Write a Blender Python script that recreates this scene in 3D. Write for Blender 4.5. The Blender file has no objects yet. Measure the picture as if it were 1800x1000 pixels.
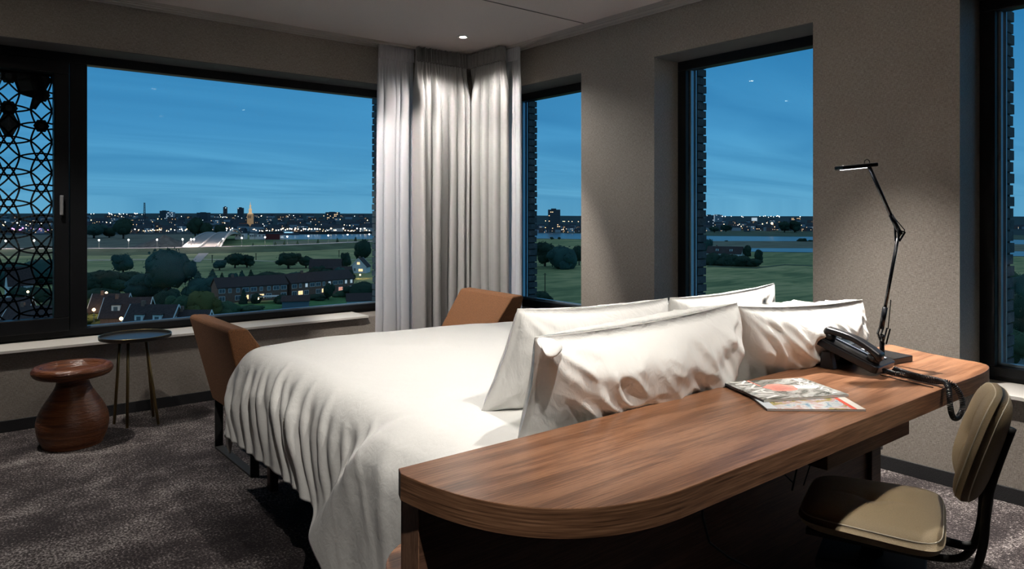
import bpy, bmesh, math, random
from mathutils import Vector, Matrix, noise
random.seed(7)
C = bpy.context.scene.collection
scn = bpy.context.scene

# ------------------------------------------------------------------ camera
A, B, ZC, HC = 3.785, 5.237, 2.665, 1.3      # right wall x, left wall y, ceiling z, eye height
TH = math.radians(38.87)
cam_d = bpy.data.cameras.new('camera'); cam = bpy.data.objects.new('camera', cam_d); C.objects.link(cam)
cam.location = (0, 0, HC); cam.rotation_euler = (math.pi/2, 0, -TH)
cam_d.sensor_width = 36; cam_d.lens = 36*1261/1800; cam_d.shift_y = (377-500)/1800
cam_d.clip_start = .05; cam_d.clip_end = 30000
scn.camera = cam
# ------------------------------------------------------------------ world: dusk sky with long soft cloud bands
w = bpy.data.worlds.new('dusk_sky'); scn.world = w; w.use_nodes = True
nt = w.node_tree; nt.nodes.clear()
def N(t, **k):
    n = nt.nodes.new(t)
    for a, b in k.items(): setattr(n, a, b)
    return n
tc = N('ShaderNodeTexCoord'); sx = N('ShaderNodeSeparateXYZ'); nt.links.new(tc.outputs['Generated'], sx.inputs[0])
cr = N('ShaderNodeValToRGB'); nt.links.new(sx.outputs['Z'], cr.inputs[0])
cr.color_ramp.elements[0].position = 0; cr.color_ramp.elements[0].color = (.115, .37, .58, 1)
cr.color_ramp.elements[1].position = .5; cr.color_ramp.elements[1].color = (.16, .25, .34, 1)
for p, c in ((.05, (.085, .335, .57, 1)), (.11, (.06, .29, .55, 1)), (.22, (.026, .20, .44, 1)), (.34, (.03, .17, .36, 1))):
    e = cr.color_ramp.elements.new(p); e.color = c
dv = N('ShaderNodeMath', operation='MAXIMUM'); nt.links.new(sx.outputs['Z'], dv.inputs[0]); dv.inputs[1].default_value = .02
ad = N('ShaderNodeMath', operation='ADD'); nt.links.new(dv.outputs[0], ad.inputs[0]); ad.inputs[1].default_value = .06
vd = N('ShaderNodeVectorMath', operation='DIVIDE'); nt.links.new(tc.outputs['Generated'], vd.inputs[0])
cx = N('ShaderNodeCombineXYZ')
for i in range(3): nt.links.new(ad.outputs[0], cx.inputs[i])
nt.links.new(cx.outputs[0], vd.inputs[1])
mp = N('ShaderNodeMapping'); nt.links.new(vd.outputs[0], mp.inputs[0]); mp.inputs['Rotation'].default_value = (0, 0, .67)
mp.inputs['Scale'].default_value = (.20, .62, 0)
ns = N('ShaderNodeTexNoise'); nt.links.new(mp.outputs[0], ns.inputs['Vector']); ns.inputs['Scale'].default_value = 1.3
ns.inputs['Detail'].default_value = 5; ns.inputs['Roughness'].default_value = .5; ns.inputs['Distortion'].default_value = .9
c2 = N('ShaderNodeValToRGB'); nt.links.new(ns.outputs['Fac'], c2.inputs[0])
c2.color_ramp.elements[0].position = .32; c2.color_ramp.elements[0].color = (.80, .84, .88, 1)
c2.color_ramp.elements[1].position = .7; c2.color_ramp.elements[1].color = (1.35, 1.16, 1.10, 1)
mx = N('ShaderNodeMix', data_type='RGBA', blend_type='MULTIPLY'); mx.inputs[0].default_value = 1
nt.links.new(cr.outputs[0], mx.inputs[6]); nt.links.new(c2.outputs[0], mx.inputs[7])
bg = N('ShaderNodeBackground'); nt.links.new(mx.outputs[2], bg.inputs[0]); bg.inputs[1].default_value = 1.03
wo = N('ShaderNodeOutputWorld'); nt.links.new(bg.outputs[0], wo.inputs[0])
# ------------------------------------------------------------------ view
scn.view_settings.view_transform = 'Standard'; scn.view_settings.look = 'None'
scn.view_settings.gamma = 1; scn.view_settings.use_curve_mapping = False; scn.view_settings.exposure = 0.0
# ceiling downlights: x, y, watts, full cone degrees, blend, tilt (dx, dy towards target)
LIGHTS = [(3.16, 4.52, 66, 142, .6, 3.16, 4.52, 0),      # over the corner, the one in view
          (.22, 4.62, 140, 78, .6, .55, 4.85, 0),         # over the stool
          (1.85, 2.6, 112, 86, .9, 1.8, 2.5, 0),          # over the bed
          (3.12, 1.64, 720, 66, 1.0, 3.0, 1.5, 0),        # over the pillows and the phone
          (2.45, .35, 80, 66, .6, 2.4, .5, 0),            # over the desk chair
          (.42, .35, 150, 58, .8, 1.05, 2.15, .4),         # tilted towards the near corner of the bed
          (1.7, 4.15, 290, 62, .4, 3.35, 4.8, .9),        # added out of view to light the curtains, tilted towards them
          (1.5, .40, 120, 54, .8, 1.7, 1.5, .8)]          # added out of view to brighten the front pillows, tilted towards them
LAMP_COL = (1.0, .945, .87)

# ------------------------------------------------------------------ helpers
org = {}
class MB:
    def __init__(s): s.v = []; s.f = []; s.m = []; s.cur = 0
    def add(s, vs, fs):
        o = len(s.v); s.v += [tuple(p) for p in vs]
        for f in fs: s.f.append(tuple(i+o for i in f)); s.m.append(s.cur)
        return s
    def box(s, x0, x1, y0, y1, z0, z1, M=None):
        vs = [Vector((x, y, z)) for z in (z0, z1) for y in (y0, y1) for x in (x0, x1)]
        if M: vs = [M @ p for p in vs]
        return s.add(vs, [(0,2,3,1),(4,5,7,6),(0,1,5,4),(2,6,7,3),(0,4,6,2),(1,3,7,5)])
    def prism(s, poly, z0, z1, M=None):
        n = len(poly); vs = [Vector((x, y, z)) for z in (z0, z1) for x, y in poly]
        if M: vs = [M @ p for p in vs]
        return s.add(vs, [tuple(range(n-1, -1, -1)), tuple(range(n, 2*n))]+[(i, (i+1) % n, n+(i+1) % n, n+i) for i in range(n)])
    def tube(s, pts, r, n=10, closed=False, cap=True):
        pts = [Vector(p) for p in pts]; L = len(pts); rs = r if isinstance(r, (list, tuple)) else [r]*L
        up = Vector((0, 0, 1)); vs = []; prev = None
        for i, p in enumerate(pts):
            if closed: d = pts[(i+1) % L]-pts[i-1]
            else: d = pts[min(i+1, L-1)]-pts[max(i-1, 0)]
            d.normalize()
            if prev is None:
                a = up.cross(d)
                if a.length < 1e-3: a = Vector((1, 0, 0)).cross(d)
            else: a = prev-d*prev.dot(d)
            a.normalize(); prev = a; b = d.cross(a)
            for k in range(n):
                t = 2*math.pi*k/n; vs.append(p+(a*math.cos(t)+b*math.sin(t))*rs[i])
        fs = []
        for i in range(L if closed else L-1):
            j = (i+1) % L
            for k in range(n): k2 = (k+1) % n; fs.append((i*n+k, i*n+k2, j*n+k2, j*n+k))
        if cap and not closed: fs += [tuple(range(n-1, -1, -1)), tuple((L-1)*n+k for k in range(n))]
        return s.add(vs, fs)
    def bar(s, p, q, w_, h_, side=None):
        p = Vector(p); q = Vector(q); d = (q-p).normalized()
        a = Vector(side) if side else Vector((0, 0, 1)).cross(d)
        if a.length < 1e-3: a = Vector((1, 0, 0))
        a = (a-d*a.dot(d)).normalized(); b = d.cross(a)
        vs = [e+a*x*w_/2+b*y*h_/2 for e in (p, q) for x, y in ((-1,-1),(1,-1),(1,1),(-1,1))]
        return s.add(vs, [(3,2,1,0),(4,5,6,7),(0,1,5,4),(1,2,6,5),(2,3,7,6),(3,0,4,7)])
    def lathe(s, prof, n=48, c=(0, 0)):
        vs = []; L = len(prof)
        for r, z in prof:
            for k in range(n):
                t = 2*math.pi*k/n; vs.append((c[0]+r*math.cos(t), c[1]+r*math.sin(t), z))
        fs = [(i*n+k, i*n+(k+1) % n, (i+1)*n+(k+1) % n, (i+1)*n+k) for i in range(L-1) for k in range(n)]
        fs += [tuple(range(n-1, -1, -1)), tuple((L-1)*n+k for k in range(n))]
        return s.add(vs, fs)
    def grid(s, fn, nu, nv, closeu=False):
        vs = [fn(i/(nu if closeu else nu-1), j/(nv-1)) for i in range(nu) for j in range(nv)]
        fs = [(i*nv+j, ((i+1) % nu)*nv+j, ((i+1) % nu)*nv+j+1, i*nv+j+1) for i in range(nu if closeu else nu-1) for j in range(nv-1)]
        return s.add(vs, fs)
    def sphere(s, c, r, n=12, m=8, sc=(1, 1, 1)):
        c = Vector(c)
        return s.lathe_free([(c+Vector((r*sc[0]*math.sin(math.pi*j/m)*math.cos(2*math.pi*k/n), r*sc[1]*math.sin(math.pi*j/m)*math.sin(2*math.pi*k/n), -r*sc[2]*math.cos(math.pi*j/m)))) for j in range(m+1) for k in range(n)], n, m)
    def lathe_free(s, vs, n, m):
        return s.add(vs, [(j*n+k, j*n+(k+1) % n, (j+1)*n+(k+1) % n, (j+1)*n+k) for j in range(m) for k in range(n)])
    def build(s, name, mats, parent=None, smooth=False, o=None, bevel=0, seg=2):
        if parent is not None: o = org.get(parent.name, (0, 0, 0))
        if o is None:
            xs, ys, zs = zip(*s.v); o = ((min(xs)+max(xs))/2, (min(ys)+max(ys))/2, min(zs))
        me = bpy.data.meshes.new(name)
        me.from_pydata([(x-o[0], y-o[1], z-o[2]) for x, y, z in s.v], [], s.f)
        if not isinstance(mats, (list, tuple)): mats = [mats]
        for m in mats: me.materials.append(m)
        if len(mats) > 1: me.polygons.foreach_set('material_index', s.m)
        if smooth: me.polygons.foreach_set('use_smooth', [True]*len(me.polygons))
        me.update()
        ob = bpy.data.objects.new(name, me); C.objects.link(ob)
        if parent is None: ob.location = o; org[ob.name] = o
        else: ob.parent = parent; org[ob.name] = (0, 0, 0) if False else o
        if parent is not None and parent.type == 'MESH' and parent.parent is not None: pass
        if bevel:
            bm_ = ob.modifiers.new('bevel', 'BEVEL'); bm_.width = bevel; bm_.segments = seg; bm_.limit_method = 'ANGLE'; bm_.angle_limit = math.radians(40)
        return ob
def tag(o, label=None, cat=None, group=None, kind=None):
    if label: o['label'] = label
    if cat: o['category'] = cat
    if group: o['group'] = group
    if kind: o['kind'] = kind
    return o
def empty(name, loc, label=None, cat=None, group=None, kind=None):
    o = bpy.data.objects.new(name, None); C.objects.link(o); o.location = loc; o.empty_display_size = .1
    org[o.name] = tuple(loc); return tag(o, label, cat, group, kind)
def copy_tree(o, parent=None, keep=True):
    c = o.copy(); C.objects.link(c)
    if parent: c.parent = parent
    for ch in o.children: copy_tree(ch, c)
    return c

# ------------------------------------------------------------------ materials
def mat(name, col, rough=.6, metal=0, spec=.5, emit=None, es=0, noise_amt=0, nscale=20, bump=0, bscale=200, trans=0, coat=0, stretch=None, sheen=0):
    m = bpy.data.materials.new(name); m.use_nodes = True; t = m.node_tree; b = t.nodes['Principled BSDF']
    b.inputs['Base Color'].default_value = (*col, 1); b.inputs['Roughness'].default_value = rough
    b.inputs['Metallic'].default_value = metal; b.inputs['Specular IOR Level'].default_value = spec
    b.inputs['Coat Weight'].default_value = coat
    if sheen: b.inputs['Sheen Weight'].default_value = sheen
    if emit: b.inputs['Emission Color'].default_value = (*emit, 1); b.inputs['Emission Strength'].default_value = es
    tcn = t.nodes.new('ShaderNodeTexCoord'); src = tcn.outputs['Object']
    if stretch:
        mpn = t.nodes.new('ShaderNodeMapping'); mpn.inputs['Scale'].default_value = stretch; t.links.new(src, mpn.inputs[0]); src = mpn.outputs[0]
    if noise_amt:
        n = t.nodes.new('ShaderNodeTexNoise'); n.inputs['Scale'].default_value = nscale; n.inputs['Detail'].default_value = 6; t.links.new(src, n.inputs['Vector'])
        r = t.nodes.new('ShaderNodeValToRGB'); t.links.new(n.outputs['Fac'], r.inputs[0])
        r.color_ramp.elements[0].position = .3; r.color_ramp.elements[1].position = .7
        r.color_ramp.elements[0].color = (*[max(0, c*(1-noise_amt)) for c in col], 1)
        r.color_ramp.elements[1].color = (*[min(1, c*(1+noise_amt)) for c in col], 1)
        t.links.new(r.outputs[0], b.inputs['Base Color'])
    if bump:
        n = t.nodes.new('ShaderNodeTexNoise'); n.inputs['Scale'].default_value = bscale; n.inputs['Detail'].default_value = 3; t.links.new(src, n.inputs['Vector'])
        bp = t.nodes.new('ShaderNodeBump'); bp.inputs['Strength'].default_value = bump; bp.inputs['Distance'].default_value = .01
        t.links.new(n.outputs['Fac'], bp.inputs['Height']); t.links.new(bp.outputs[0], b.inputs['Normal'])
    return m
def ramp(t, src, stops):
    r = t.nodes.new('ShaderNodeValToRGB'); t.links.new(src, r.inputs[0]); el = r.color_ramp.elements
    el[0].position, el[0].color = stops[0][0], (*stops[0][1], 1); el[1].position, el[1].color = stops[-1][0], (*stops[-1][1], 1)
    for p, c in stops[1:-1]: e = el.new(p); e.color = (*c, 1)
    return r.outputs[0]
def tnoise(t, src, scale, sc=(1, 1, 1), detail=4, dist=0, rough=.5):
    mpn = t.nodes.new('ShaderNodeMapping'); mpn.inputs['Scale'].default_value = sc; t.links.new(src, mpn.inputs[0])
    n = t.nodes.new('ShaderNodeTexNoise'); n.inputs['Scale'].default_value = scale; n.inputs['Detail'].default_value = detail
    n.inputs['Distortion'].default_value = dist; n.inputs['Roughness'].default_value = rough; t.links.new(mpn.outputs[0], n.inputs['Vector']); return n.outputs['Fac']
def mixc(t, fac, a, b, mode='MIX'):
    m = t.nodes.new('ShaderNodeMix'); m.data_type = 'RGBA'; m.blend_type = mode
    for s, i in ((fac, 0), (a, 6), (b, 7)):
        if hasattr(s, 'is_output'): t.links.new(s, m.inputs[i])
        elif isinstance(s, (int, float)): m.inputs[i].default_value = s
        else: m.inputs[i].default_value = (*s, 1)
    return m.outputs[2]
def addbump(t, b, src, strength, dist=.01):
    bp = t.nodes.new('ShaderNodeBump'); bp.inputs['Strength'].default_value = strength; bp.inputs['Distance'].default_value = dist
    t.links.new(src, bp.inputs['Height']); t.links.new(bp.outputs[0], b.inputs['Normal'])
def base(name, rough=.6):
    m = bpy.data.materials.new(name); m.use_nodes = True; t = m.node_tree; b = t.nodes['Principled BSDF']; b.inputs['Roughness'].default_value = rough
    g = t.nodes.new('ShaderNodeNewGeometry'); return m, t, b, g.outputs['Position']
# woven wall textile
M_wall, t, b, P = base('woven_wall_textile', .55)
h1 = tnoise(t, P, 60, (1, 1, 9), 2); h2 = tnoise(t, P, 60, (9, 9, 1), 2); big = tnoise(t, P, 3, (1, 1, 1), 4)
wv = mixc(t, .5, h1, h2)
col = ramp(t, wv, [(.36, (.13, .105, .085)), (.5, (.26, .228, .20)), (.64, (.42, .375, .33))])
col = mixc(t, .35, col, ramp(t, big, [(.3, (.19, .166, .145)), (.7, (.27, .24, .212))]))
t.links.new(col, b.inputs['Base Color']); addbump(t, b, wv, .5, .004); b.inputs['Specular IOR Level'].default_value = .6
M_wallb = mat('back_wall_darkened_for_bounce', (.04, .034, .03), .6)  # unseen back walls, colour darkened to cut the bounced light
# carpet
M_carpet, t, b, P = base('flecked_dark_carpet', .85)
fl = tnoise(t, P, 210, (.45, 1, 1), 2, 0, .7); fl2 = tnoise(t, P, 110, (1, .6, 1), 3, 0, .6); big = tnoise(t, P, 1.6, (1, 1.6, 1), 5, .6); mid = tnoise(t, P, 7, (1, 1, 1), 5, .3)
msk = mixc(t, .55, fl, fl2); ptc = mixc(t, .4, big, mid)
sub = t.nodes.new('ShaderNodeMath'); sub.operation = 'MULTIPLY_ADD'; t.links.new(ptc, sub.inputs[0]); sub.inputs[1].default_value = .55; t.links.new(msk, sub.inputs[2])
col = ramp(t, sub.outputs[0], [(.70, (.016, .012, .013)), (.775, (.055, .044, .045)), (.83, (.12, .103, .10)), (.89, (.38, .345, .33))])
t.links.new(col, b.inputs['Base Color']); addbump(t, b, fl, .8, .01); b.inputs['Specular IOR Level'].default_value = .3
# walnut, grain along x
def walnut(name, dark, mid_, light, rough, sc=(1, 11, 11)):
    m, t, b, P = base(name, rough)
    g1 = tnoise(t, P, 1.8, sc, 6, 1.0, .55); g2 = tnoise(t, P, 16, (sc[0]*.28, sc[1]*1.5, sc[2]*1.5), 4, .2, .6)
    f = mixc(t, .48, g1, g2)
    col = ramp(t, f, [(.32, dark), (.47, mid_), (.56, light), (.70, mid_)])
    pore = ramp(t, tnoise(t, P, 60, (.4, sc[1]*1.2, sc[2]*1.2), 2), [(.30, (.45, .4, .36)), (.42, (1, 1, 1))])
    t.links.new(mixc(t, .8, col, pore, 'MULTIPLY'), b.inputs['Base Color']); addbump(t, b, g2, .15, .002)
    return m
M_wood = walnut('walnut_veneer', (.075, .032, .016), (.20, .088, .044), (.34, .165, .088), .28)
M_wood_e, t, b, P = base('walnut_edge_band', .4)
t.links.new(ramp(t, mixc(t, .5, tnoise(t, P, 6, (.6, .6, 30), 4, .3), tnoise(t, P, 22, (.5, .5, 14), 3)), [(.34, (.075, .036, .02)), (.5, (.20, .098, .052)), (.64, (.33, .175, .098))]), b.inputs['Base Color'])
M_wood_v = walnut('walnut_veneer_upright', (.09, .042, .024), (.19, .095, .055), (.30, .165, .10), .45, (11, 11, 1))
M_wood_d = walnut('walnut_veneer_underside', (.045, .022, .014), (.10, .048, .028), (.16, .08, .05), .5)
M_ceiling = mat('painted_ceiling', (.60, .53, .51), .8, noise_amt=.06, nscale=150, bump=.25, bscale=240)
M_frame = mat('black_window_frame', (.0045, .005, .006), .4, spec=.2)
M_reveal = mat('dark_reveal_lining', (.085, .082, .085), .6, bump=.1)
M_sill = mat('pale_composite_sill', (.60, .57, .53), .5, noise_amt=.06, nscale=160)
M_base = mat('dark_baseboard', (.010, .010, .012), .6, bump=.3, bscale=300)
M_track = mat('grey_curtain_track', (.38, .35, .33), .5)
M_black = mat('black_plastic', (.010, .011, .014), .3)
M_blackm = mat('black_lamp_metal', (.010, .012, .016), .25, metal=.3)
M_flatsteel = mat('black_powder_coated_steel', (.010, .010, .010), .65)
M_brass = mat('aged_brass', (.30, .22, .10), .3, metal=1)
M_tray = mat('dark_tray_lacquer', (.02, .02, .018), .38)
M_gloss = mat('bed_base_black_fabric', (.010, .010, .012), .8, bump=.3, bscale=300)
M_brownf = mat('brown_wool_upholstery', (.165, .068, .024), .9, noise_amt=.35, nscale=220, bump=.5, bscale=260)
M_tan = mat('tan_leatherette', (.33, .25, .145), .5, noise_amt=.08, nscale=300, bump=.35, bscale=420)
M_thread = mat('pale_stitching', (.62, .56, .44), .7)
M_brick = mat('dark_grey_brick', (.055, .062, .068), .85, noise_amt=.4, nscale=18, bump=.6, bscale=60)
M_mortar = mat('mortar', (.02, .022, .024), .95)
M_alu = mat('anodised_aluminium_edge', (.28, .38, .46), .35, metal=.6)
M_cotton, t, b, P = base('white_cotton_sateen', .75)
t.links.new(ramp(t, tnoise(t, P, 500, (1, 1, 1), 2), [(.3, (.77, .765, .74)), (.7, (.84, .835, .81))]), b.inputs['Base Color'])
wr = mixc(t, .5, tnoise(t, P, 9, (1, 1, 1), 5, .5), tnoise(t, P, 26, (1, 1, 1), 4, .8)); addbump(t, b, wr, .10, .05)
b.inputs['Sheen Weight'].default_value = .1; b.inputs['Specular IOR Level'].default_value = .25
M_pillow, t, b, P = base('white_cotton_pillowcase', .7)
b.inputs['Base Color'].default_value = (.84, .83, .80, 1); b.inputs['Specular IOR Level'].default_value = .25
wr = mixc(t, .45, tnoise(t, P, 8, (1, 1, .55), 4, 1.2), tnoise(t, P, 24, (1, 1, .5), 4, 1.0)); addbump(t, b, wr, .22, .05)
# turned stool wood
M_stool, t, b, P = base('turned_reddish_wood', .33)
bn = tnoise(t, P, 3, (1, 1, 28), 4, .3)
t.links.new(ramp(t, bn, [(.3, (.06, .017, .007)), (.55, (.15, .048, .017)), (.75, (.25, .095, .033))]), b.inputs['Base Color']); addbump(t, b, tnoise(t, P, 14, (2, 2, 10), 3), .6, .01)
# curtains
def cloth(name, col, trans, alpha=1.0, rough=.5, sheen=0):
    m = bpy.data.materials.new(name); m.use_nodes = True; t = m.node_tree; b = t.nodes['Principled BSDF']; out = t.nodes['Material Output']
    b.inputs['Base Color'].default_value = (*col, 1); b.inputs['Roughness'].default_value = rough; b.inputs['Sheen Weight'].default_value = sheen
    tcn = t.nodes.new('ShaderNodeTexCoord'); addbump(t, b, tnoise(t, tcn.outputs['Object'], 500, (1, 1, 1), 1), .05, .001)
    tr = t.nodes.new('ShaderNodeBsdfTranslucent'); tr.inputs[0].default_value = (*col, 1)
    mx_ = t.nodes.new('ShaderNodeMixShader'); mx_.inputs[0].default_value = trans; t.links.new(b.outputs[0], mx_.inputs[1]); t.links.new(tr.outputs[0], mx_.inputs[2])
    o_ = mx_.outputs[0]
    if alpha < 1:
        tp = t.nodes.new('ShaderNodeBsdfTransparent'); m2 = t.nodes.new('ShaderNodeMixShader'); m2.inputs[0].default_value = alpha
        t.links.new(tp.outputs[0], m2.inputs[1]); t.links.new(o_, m2.inputs[2]); o_ = m2.outputs[0]
    t.links.new(o_, out.inputs[0]); return m
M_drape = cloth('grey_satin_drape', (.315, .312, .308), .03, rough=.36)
M_drape_head = cloth('grey_drape_heading_shaded', (.17, .165, .165), .02, rough=.5)  # darker drape grey: shade of the unlit heading put into the colour
M_sheer = cloth('white_sheer_voile', (.80, .80, .84), .45, .82, .8)
# glass
M_glass = bpy.data.materials.new('window_glass'); M_glass.use_nodes = True; t = M_glass.node_tree; t.nodes.clear()
tp = t.nodes.new('ShaderNodeBsdfTransparent'); tp.inputs[0].default_value = (.93, .975, .985, 1)
gl = t.nodes.new('ShaderNodeBsdfGlossy'); gl.inputs['Roughness'].default_value = .01
fr = t.nodes.new('ShaderNodeFresnel'); fr.inputs[0].default_value = 1.16
m_ = t.nodes.new('ShaderNodeMixShader'); o_ = t.nodes.new('ShaderNodeOutputMaterial')
t.links.new(fr.outputs[0], m_.inputs[0]); t.links.new(tp.outputs[0], m_.inputs[1]); t.links.new(gl.outputs[0], m_.inputs[2]); t.links.new(m_.outputs[0], o_.inputs[0])
def glow(name, col, s):
    return mat(name, (.1, .1, .1), .5, emit=col, es=s)
M_disc = glow('downlight_lens', (1, .90, .78), 90)
M_led = glow('led_strip', (.9, .92, 1), 5)

# ------------------------------------------------------------------ room shell
WT = .34; X0, Y0 = -2.6, -2.6; ZT = ZC+.15; ZS, ZH = .475, 2.365     # sill and head of the openings
RO = [(.19, 1.315), (2.044, 3.167), (3.868, 4.99)]                   # openings in the right wall (y ranges)
LO = (-.25, 3.09)                                                    # opening in the left wall (x range)
m = MB(); m.box(X0-.2, A+WT, Y0-.2, B+WT, -.2, 0); o = m.build('floor', M_carpet); tag(o, kind='structure')
m = MB(); m.box(X0-.2, A+WT, Y0-.2, B+WT, ZC, ZC+.2); o = m.build('ceiling', M_ceiling); tag(o, kind='structure')
m = MB(); m.box(X0-.2, X0, Y0-.2, B+WT, 0, ZC); tag(m.build('wall_back_left', M_wallb), kind='structure')
m = MB(); m.box(X0, A, Y0-.2, Y0, 0, ZC); tag(m.build('wall_back', M_wallb), kind='structure')
m = MB(); m.box(A, A+WT, Y0-.2, B, 0, ZS); m.box(A, A+WT, Y0-.2, B, ZH, ZC)
ys = [Y0-.2]+[v for r in RO for v in r]+[B]
for i in range(0, len(ys), 2): m.box(A, A+WT, ys[i], ys[i+1], ZS, ZH)
wall_r = tag(m.build('wall_right', M_wall), kind='structure')
m = MB(); m.box(X0, A+WT, B, B+WT, 0, ZS); m.box(X0, A+WT, B, B+WT, ZH, ZC); m.box(X0, LO[0], B, B+WT, ZS, ZH); m.box(LO[1], A+WT, B, B+WT, ZS, ZH)
wall_l = tag(m.build('wall_left', M_wall), kind='structure')
# dark soffit lining of each head
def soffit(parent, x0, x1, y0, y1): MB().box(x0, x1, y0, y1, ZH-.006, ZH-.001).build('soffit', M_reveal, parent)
# baseboards
for nm, bx in (('baseboard_left', (X0, A-.012, B-.012, B-.001, 0, .07)), ('baseboard_right', (A-.012, A-.001, Y0, B-.013, 0, .07))):
    tag(MB().box(*bx).build(nm, M_base, bevel=.002), kind='structure')
# curtain tracks on the ceiling
m = MB(); m.box(X0, A-.06, B-.205, B-.185, ZC-.022, ZC-.001); m.box(X0, A-.06, B-.14, B-.12, ZC-.016, ZC-.001); m.box(X0, A-.06, B-.075, B-.055, ZC-.02, ZC-.001); m.box(X0, A-.06, B-.185, B-.075, ZC-.006, ZC-.001)
tag(m.build('trim_1', M_track), kind='structure')
m = MB(); m.box(A-.165, A-.145, Y0, B-.21, ZC-.022, ZC-.001); m.box(A-.11, A-.09, Y0, B-.21, ZC-.016, ZC-.001); m.box(A-.045, A-.025, Y0, B-.21, ZC-.02, ZC-.001); m.box(A-.145, A-.045, Y0, B-.21, ZC-.006, ZC-.001)
tag(m.build('trim_2', M_track), kind='structure')
m = MB(); m.box(X0, A-.17, 3.66, 3.667, ZC-.003, ZC-.0005); tag(m.build('trim_3', mat('ceiling_joint', (.10, .09, .085), .8)), kind='structure')

# brick jambs seen through the glass
CO = .058
def brick_jamb(parent, wallaxis, edge, sgn, d0, d1, side):
    """stack of courses whose broken edge faces the opening; sgn = direction of the pier away from the opening"""
    m = MB(); k = 0; z = ZS-.12
    while z < ZH+.06:
        off = .0 if k % 2 else .004; L = .26+(.02 if k % 2 else 0)
        a, b_ = edge+sgn*off, edge+sgn*L
        lo, hi = min(a, b_), max(a, b_)
        m.cur = 0
        dd = d1+(.004 if k % 3 else 0)
        if wallaxis == 'x': m.box(d0, dd, lo, hi, z, z+CO-.010)
        else: m.box(lo, hi, d0, dd, z, z+CO-.010)
        m.cur = 1; a2 = edge+sgn*.014; lo, hi = min(a2, b_), max(a2, b_)
        if wallaxis == 'x': m.box(d0, d1-.012, lo, hi, z+CO-.010, z+CO)
        else: m.box(lo, hi, d0, d1-.012, z+CO-.010, z+CO)
        z += CO; k += 1
    return m.build('brick_jamb', [M_brick, M_mortar], parent)
wn = 2
for (y0, y1) in reversed(RO):
    W = empty('window_%d' % wn, (A+.25, (y0+y1)/2, ZS), kind='structure'); wn += 1
    F0, F1 = A+.25, A+.33; fw = .068; zb = ZS+.035
    m = MB()
    for (a, b_, c, d) in ((y0, y1, zb, zb+fw-.02), (y0, y1, ZH-fw, ZH), (y0, y0+fw, zb+fw-.02, ZH-fw), (y1-fw, y1, zb+fw-.02, ZH-fw)): m.box(F0, F1, a, b_, c, d)
    m.box(F0+.02, F1, y0, y1, ZS+.004, zb)
    m.build('window_frame', M_frame, W, bevel=.004)
    m = MB(); g = fw+.0
    for (a, b_, c, d) in ((y0+g, y1-g, zb+.05, zb+.062), (y0+g, y0+g+.012, zb+.05, ZH-fw), (y1-g-.012, y1-g, zb+.05, ZH-fw)): m.box(F0+.045, F0+.075, a, b_, c, d)
    m.build('glazing_bead', M_alu, W)
    MB().box(F0+.05, F0+.054, y0+fw, y1-fw, zb+.04, ZH-fw).build('window_glass', M_glass, W)
    m = MB(); m.box(A-.03, F0+.02, y0-.03, y1+.0, ZS-.004, ZS+.014); m.build('window_sill', M_sill, W, bevel=.002)
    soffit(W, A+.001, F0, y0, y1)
    m = MB(); m.box(A+.335, A+.345, y0+.02, y0+.09, ZS, ZH); m.box(A+.335, A+.345, y1-.09, y1-.02, ZS, ZH); m.build('outer_trim', M_alu, W)
    brick_jamb(W, 'x', y1-.088, 1, A+.36, A+.455, 1); brick_jamb(W, 'x', y0+.088, -1, A+.36, A+.455, -1)
# wide left window with casement
x0, x1 = LO; W = empty('window_1', ((x0+x1)/2, B+.25, ZS), kind='structure')
F0, F1 = B+.25, B+.33; fw = .068; zb = ZS+.03; XM0, XM1 = .61, .795
m = MB()
for (a, b_, c, d) in ((x0, x1, zb, zb+.04), (x0, x1, ZH-fw, ZH), (x0, x0+fw, zb+.04, ZH-fw), (x1-fw, x1, zb+.04, ZH-fw), (XM1-.10, XM1, zb+.04, ZH-fw)): m.box(a, b_, F0, F1, c, d)
m.box(x0, x1, F0+.02, F1, ZS+.004, zb)
m.build('window_frame', M_frame, W, bevel=.004)
cs = empty('casement', (.3, F0, ZS)); cs.parent = W; cs.location = Vector((.3, F0, ZS))-Vector(W.location); org[cs.name] = (.3, F0, ZS)
m = MB(); q0, q1 = x0+fw-.005, XM1-.105
for (a, b_, c, d) in ((q0, q1, zb+.035, zb+.125), (q0, q1, ZH-fw-.08, ZH-fw+.005), (q0, q0+.09, zb+.125, ZH-fw-.08), (q1-.085, q1, zb+.125, ZH-fw-.08)): m.box(a, b_, F0-.018, F1-.01, c, d)
m.build('casement_frame', M_frame, cs, bevel=.005)
MB().box(q0+.09, q1-.085, F0+.03, F0+.034, zb+.125, ZH-fw-.08).build('casement_glass', M_glass, cs)
m = MB(); m.box(q1-.056, q1-.036, F0-.052, F0-.036, 1.295, 1.425); m.box(q1-.053, q1-.039, F0-.040, F0-.016, 1.32, 1.345)
m.build('window_handle', mat('dull_metal_handle', (.22, .22, .22), .4, metal=.5), cs, bevel=.004)
MB().box(XM1, x1-fw, F0+.05, F0+.054, zb+.03, ZH-fw).build('window_glass', M_glass, W)
m = MB(); m.box(XM1, x1-fw, F0+.045, F0+.075, zb+.038, zb+.05); m.box(x1-fw-.012, x1-fw, F0+.045, F0+.075, zb+.03, ZH-fw); m.build('glazing_bead', M_alu, W)
m = MB(); m.box(x0, 2.72, B-.03, F0+.02, ZS-.004, ZS+.014); m.build('window_sill', M_sill, W, bevel=.002)
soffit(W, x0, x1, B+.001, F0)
m = MB(); m.box(x1-.09, x1-.02, B+.335, B+.345, ZS, ZH); m.build('outer_trim', M_alu, W)
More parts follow.
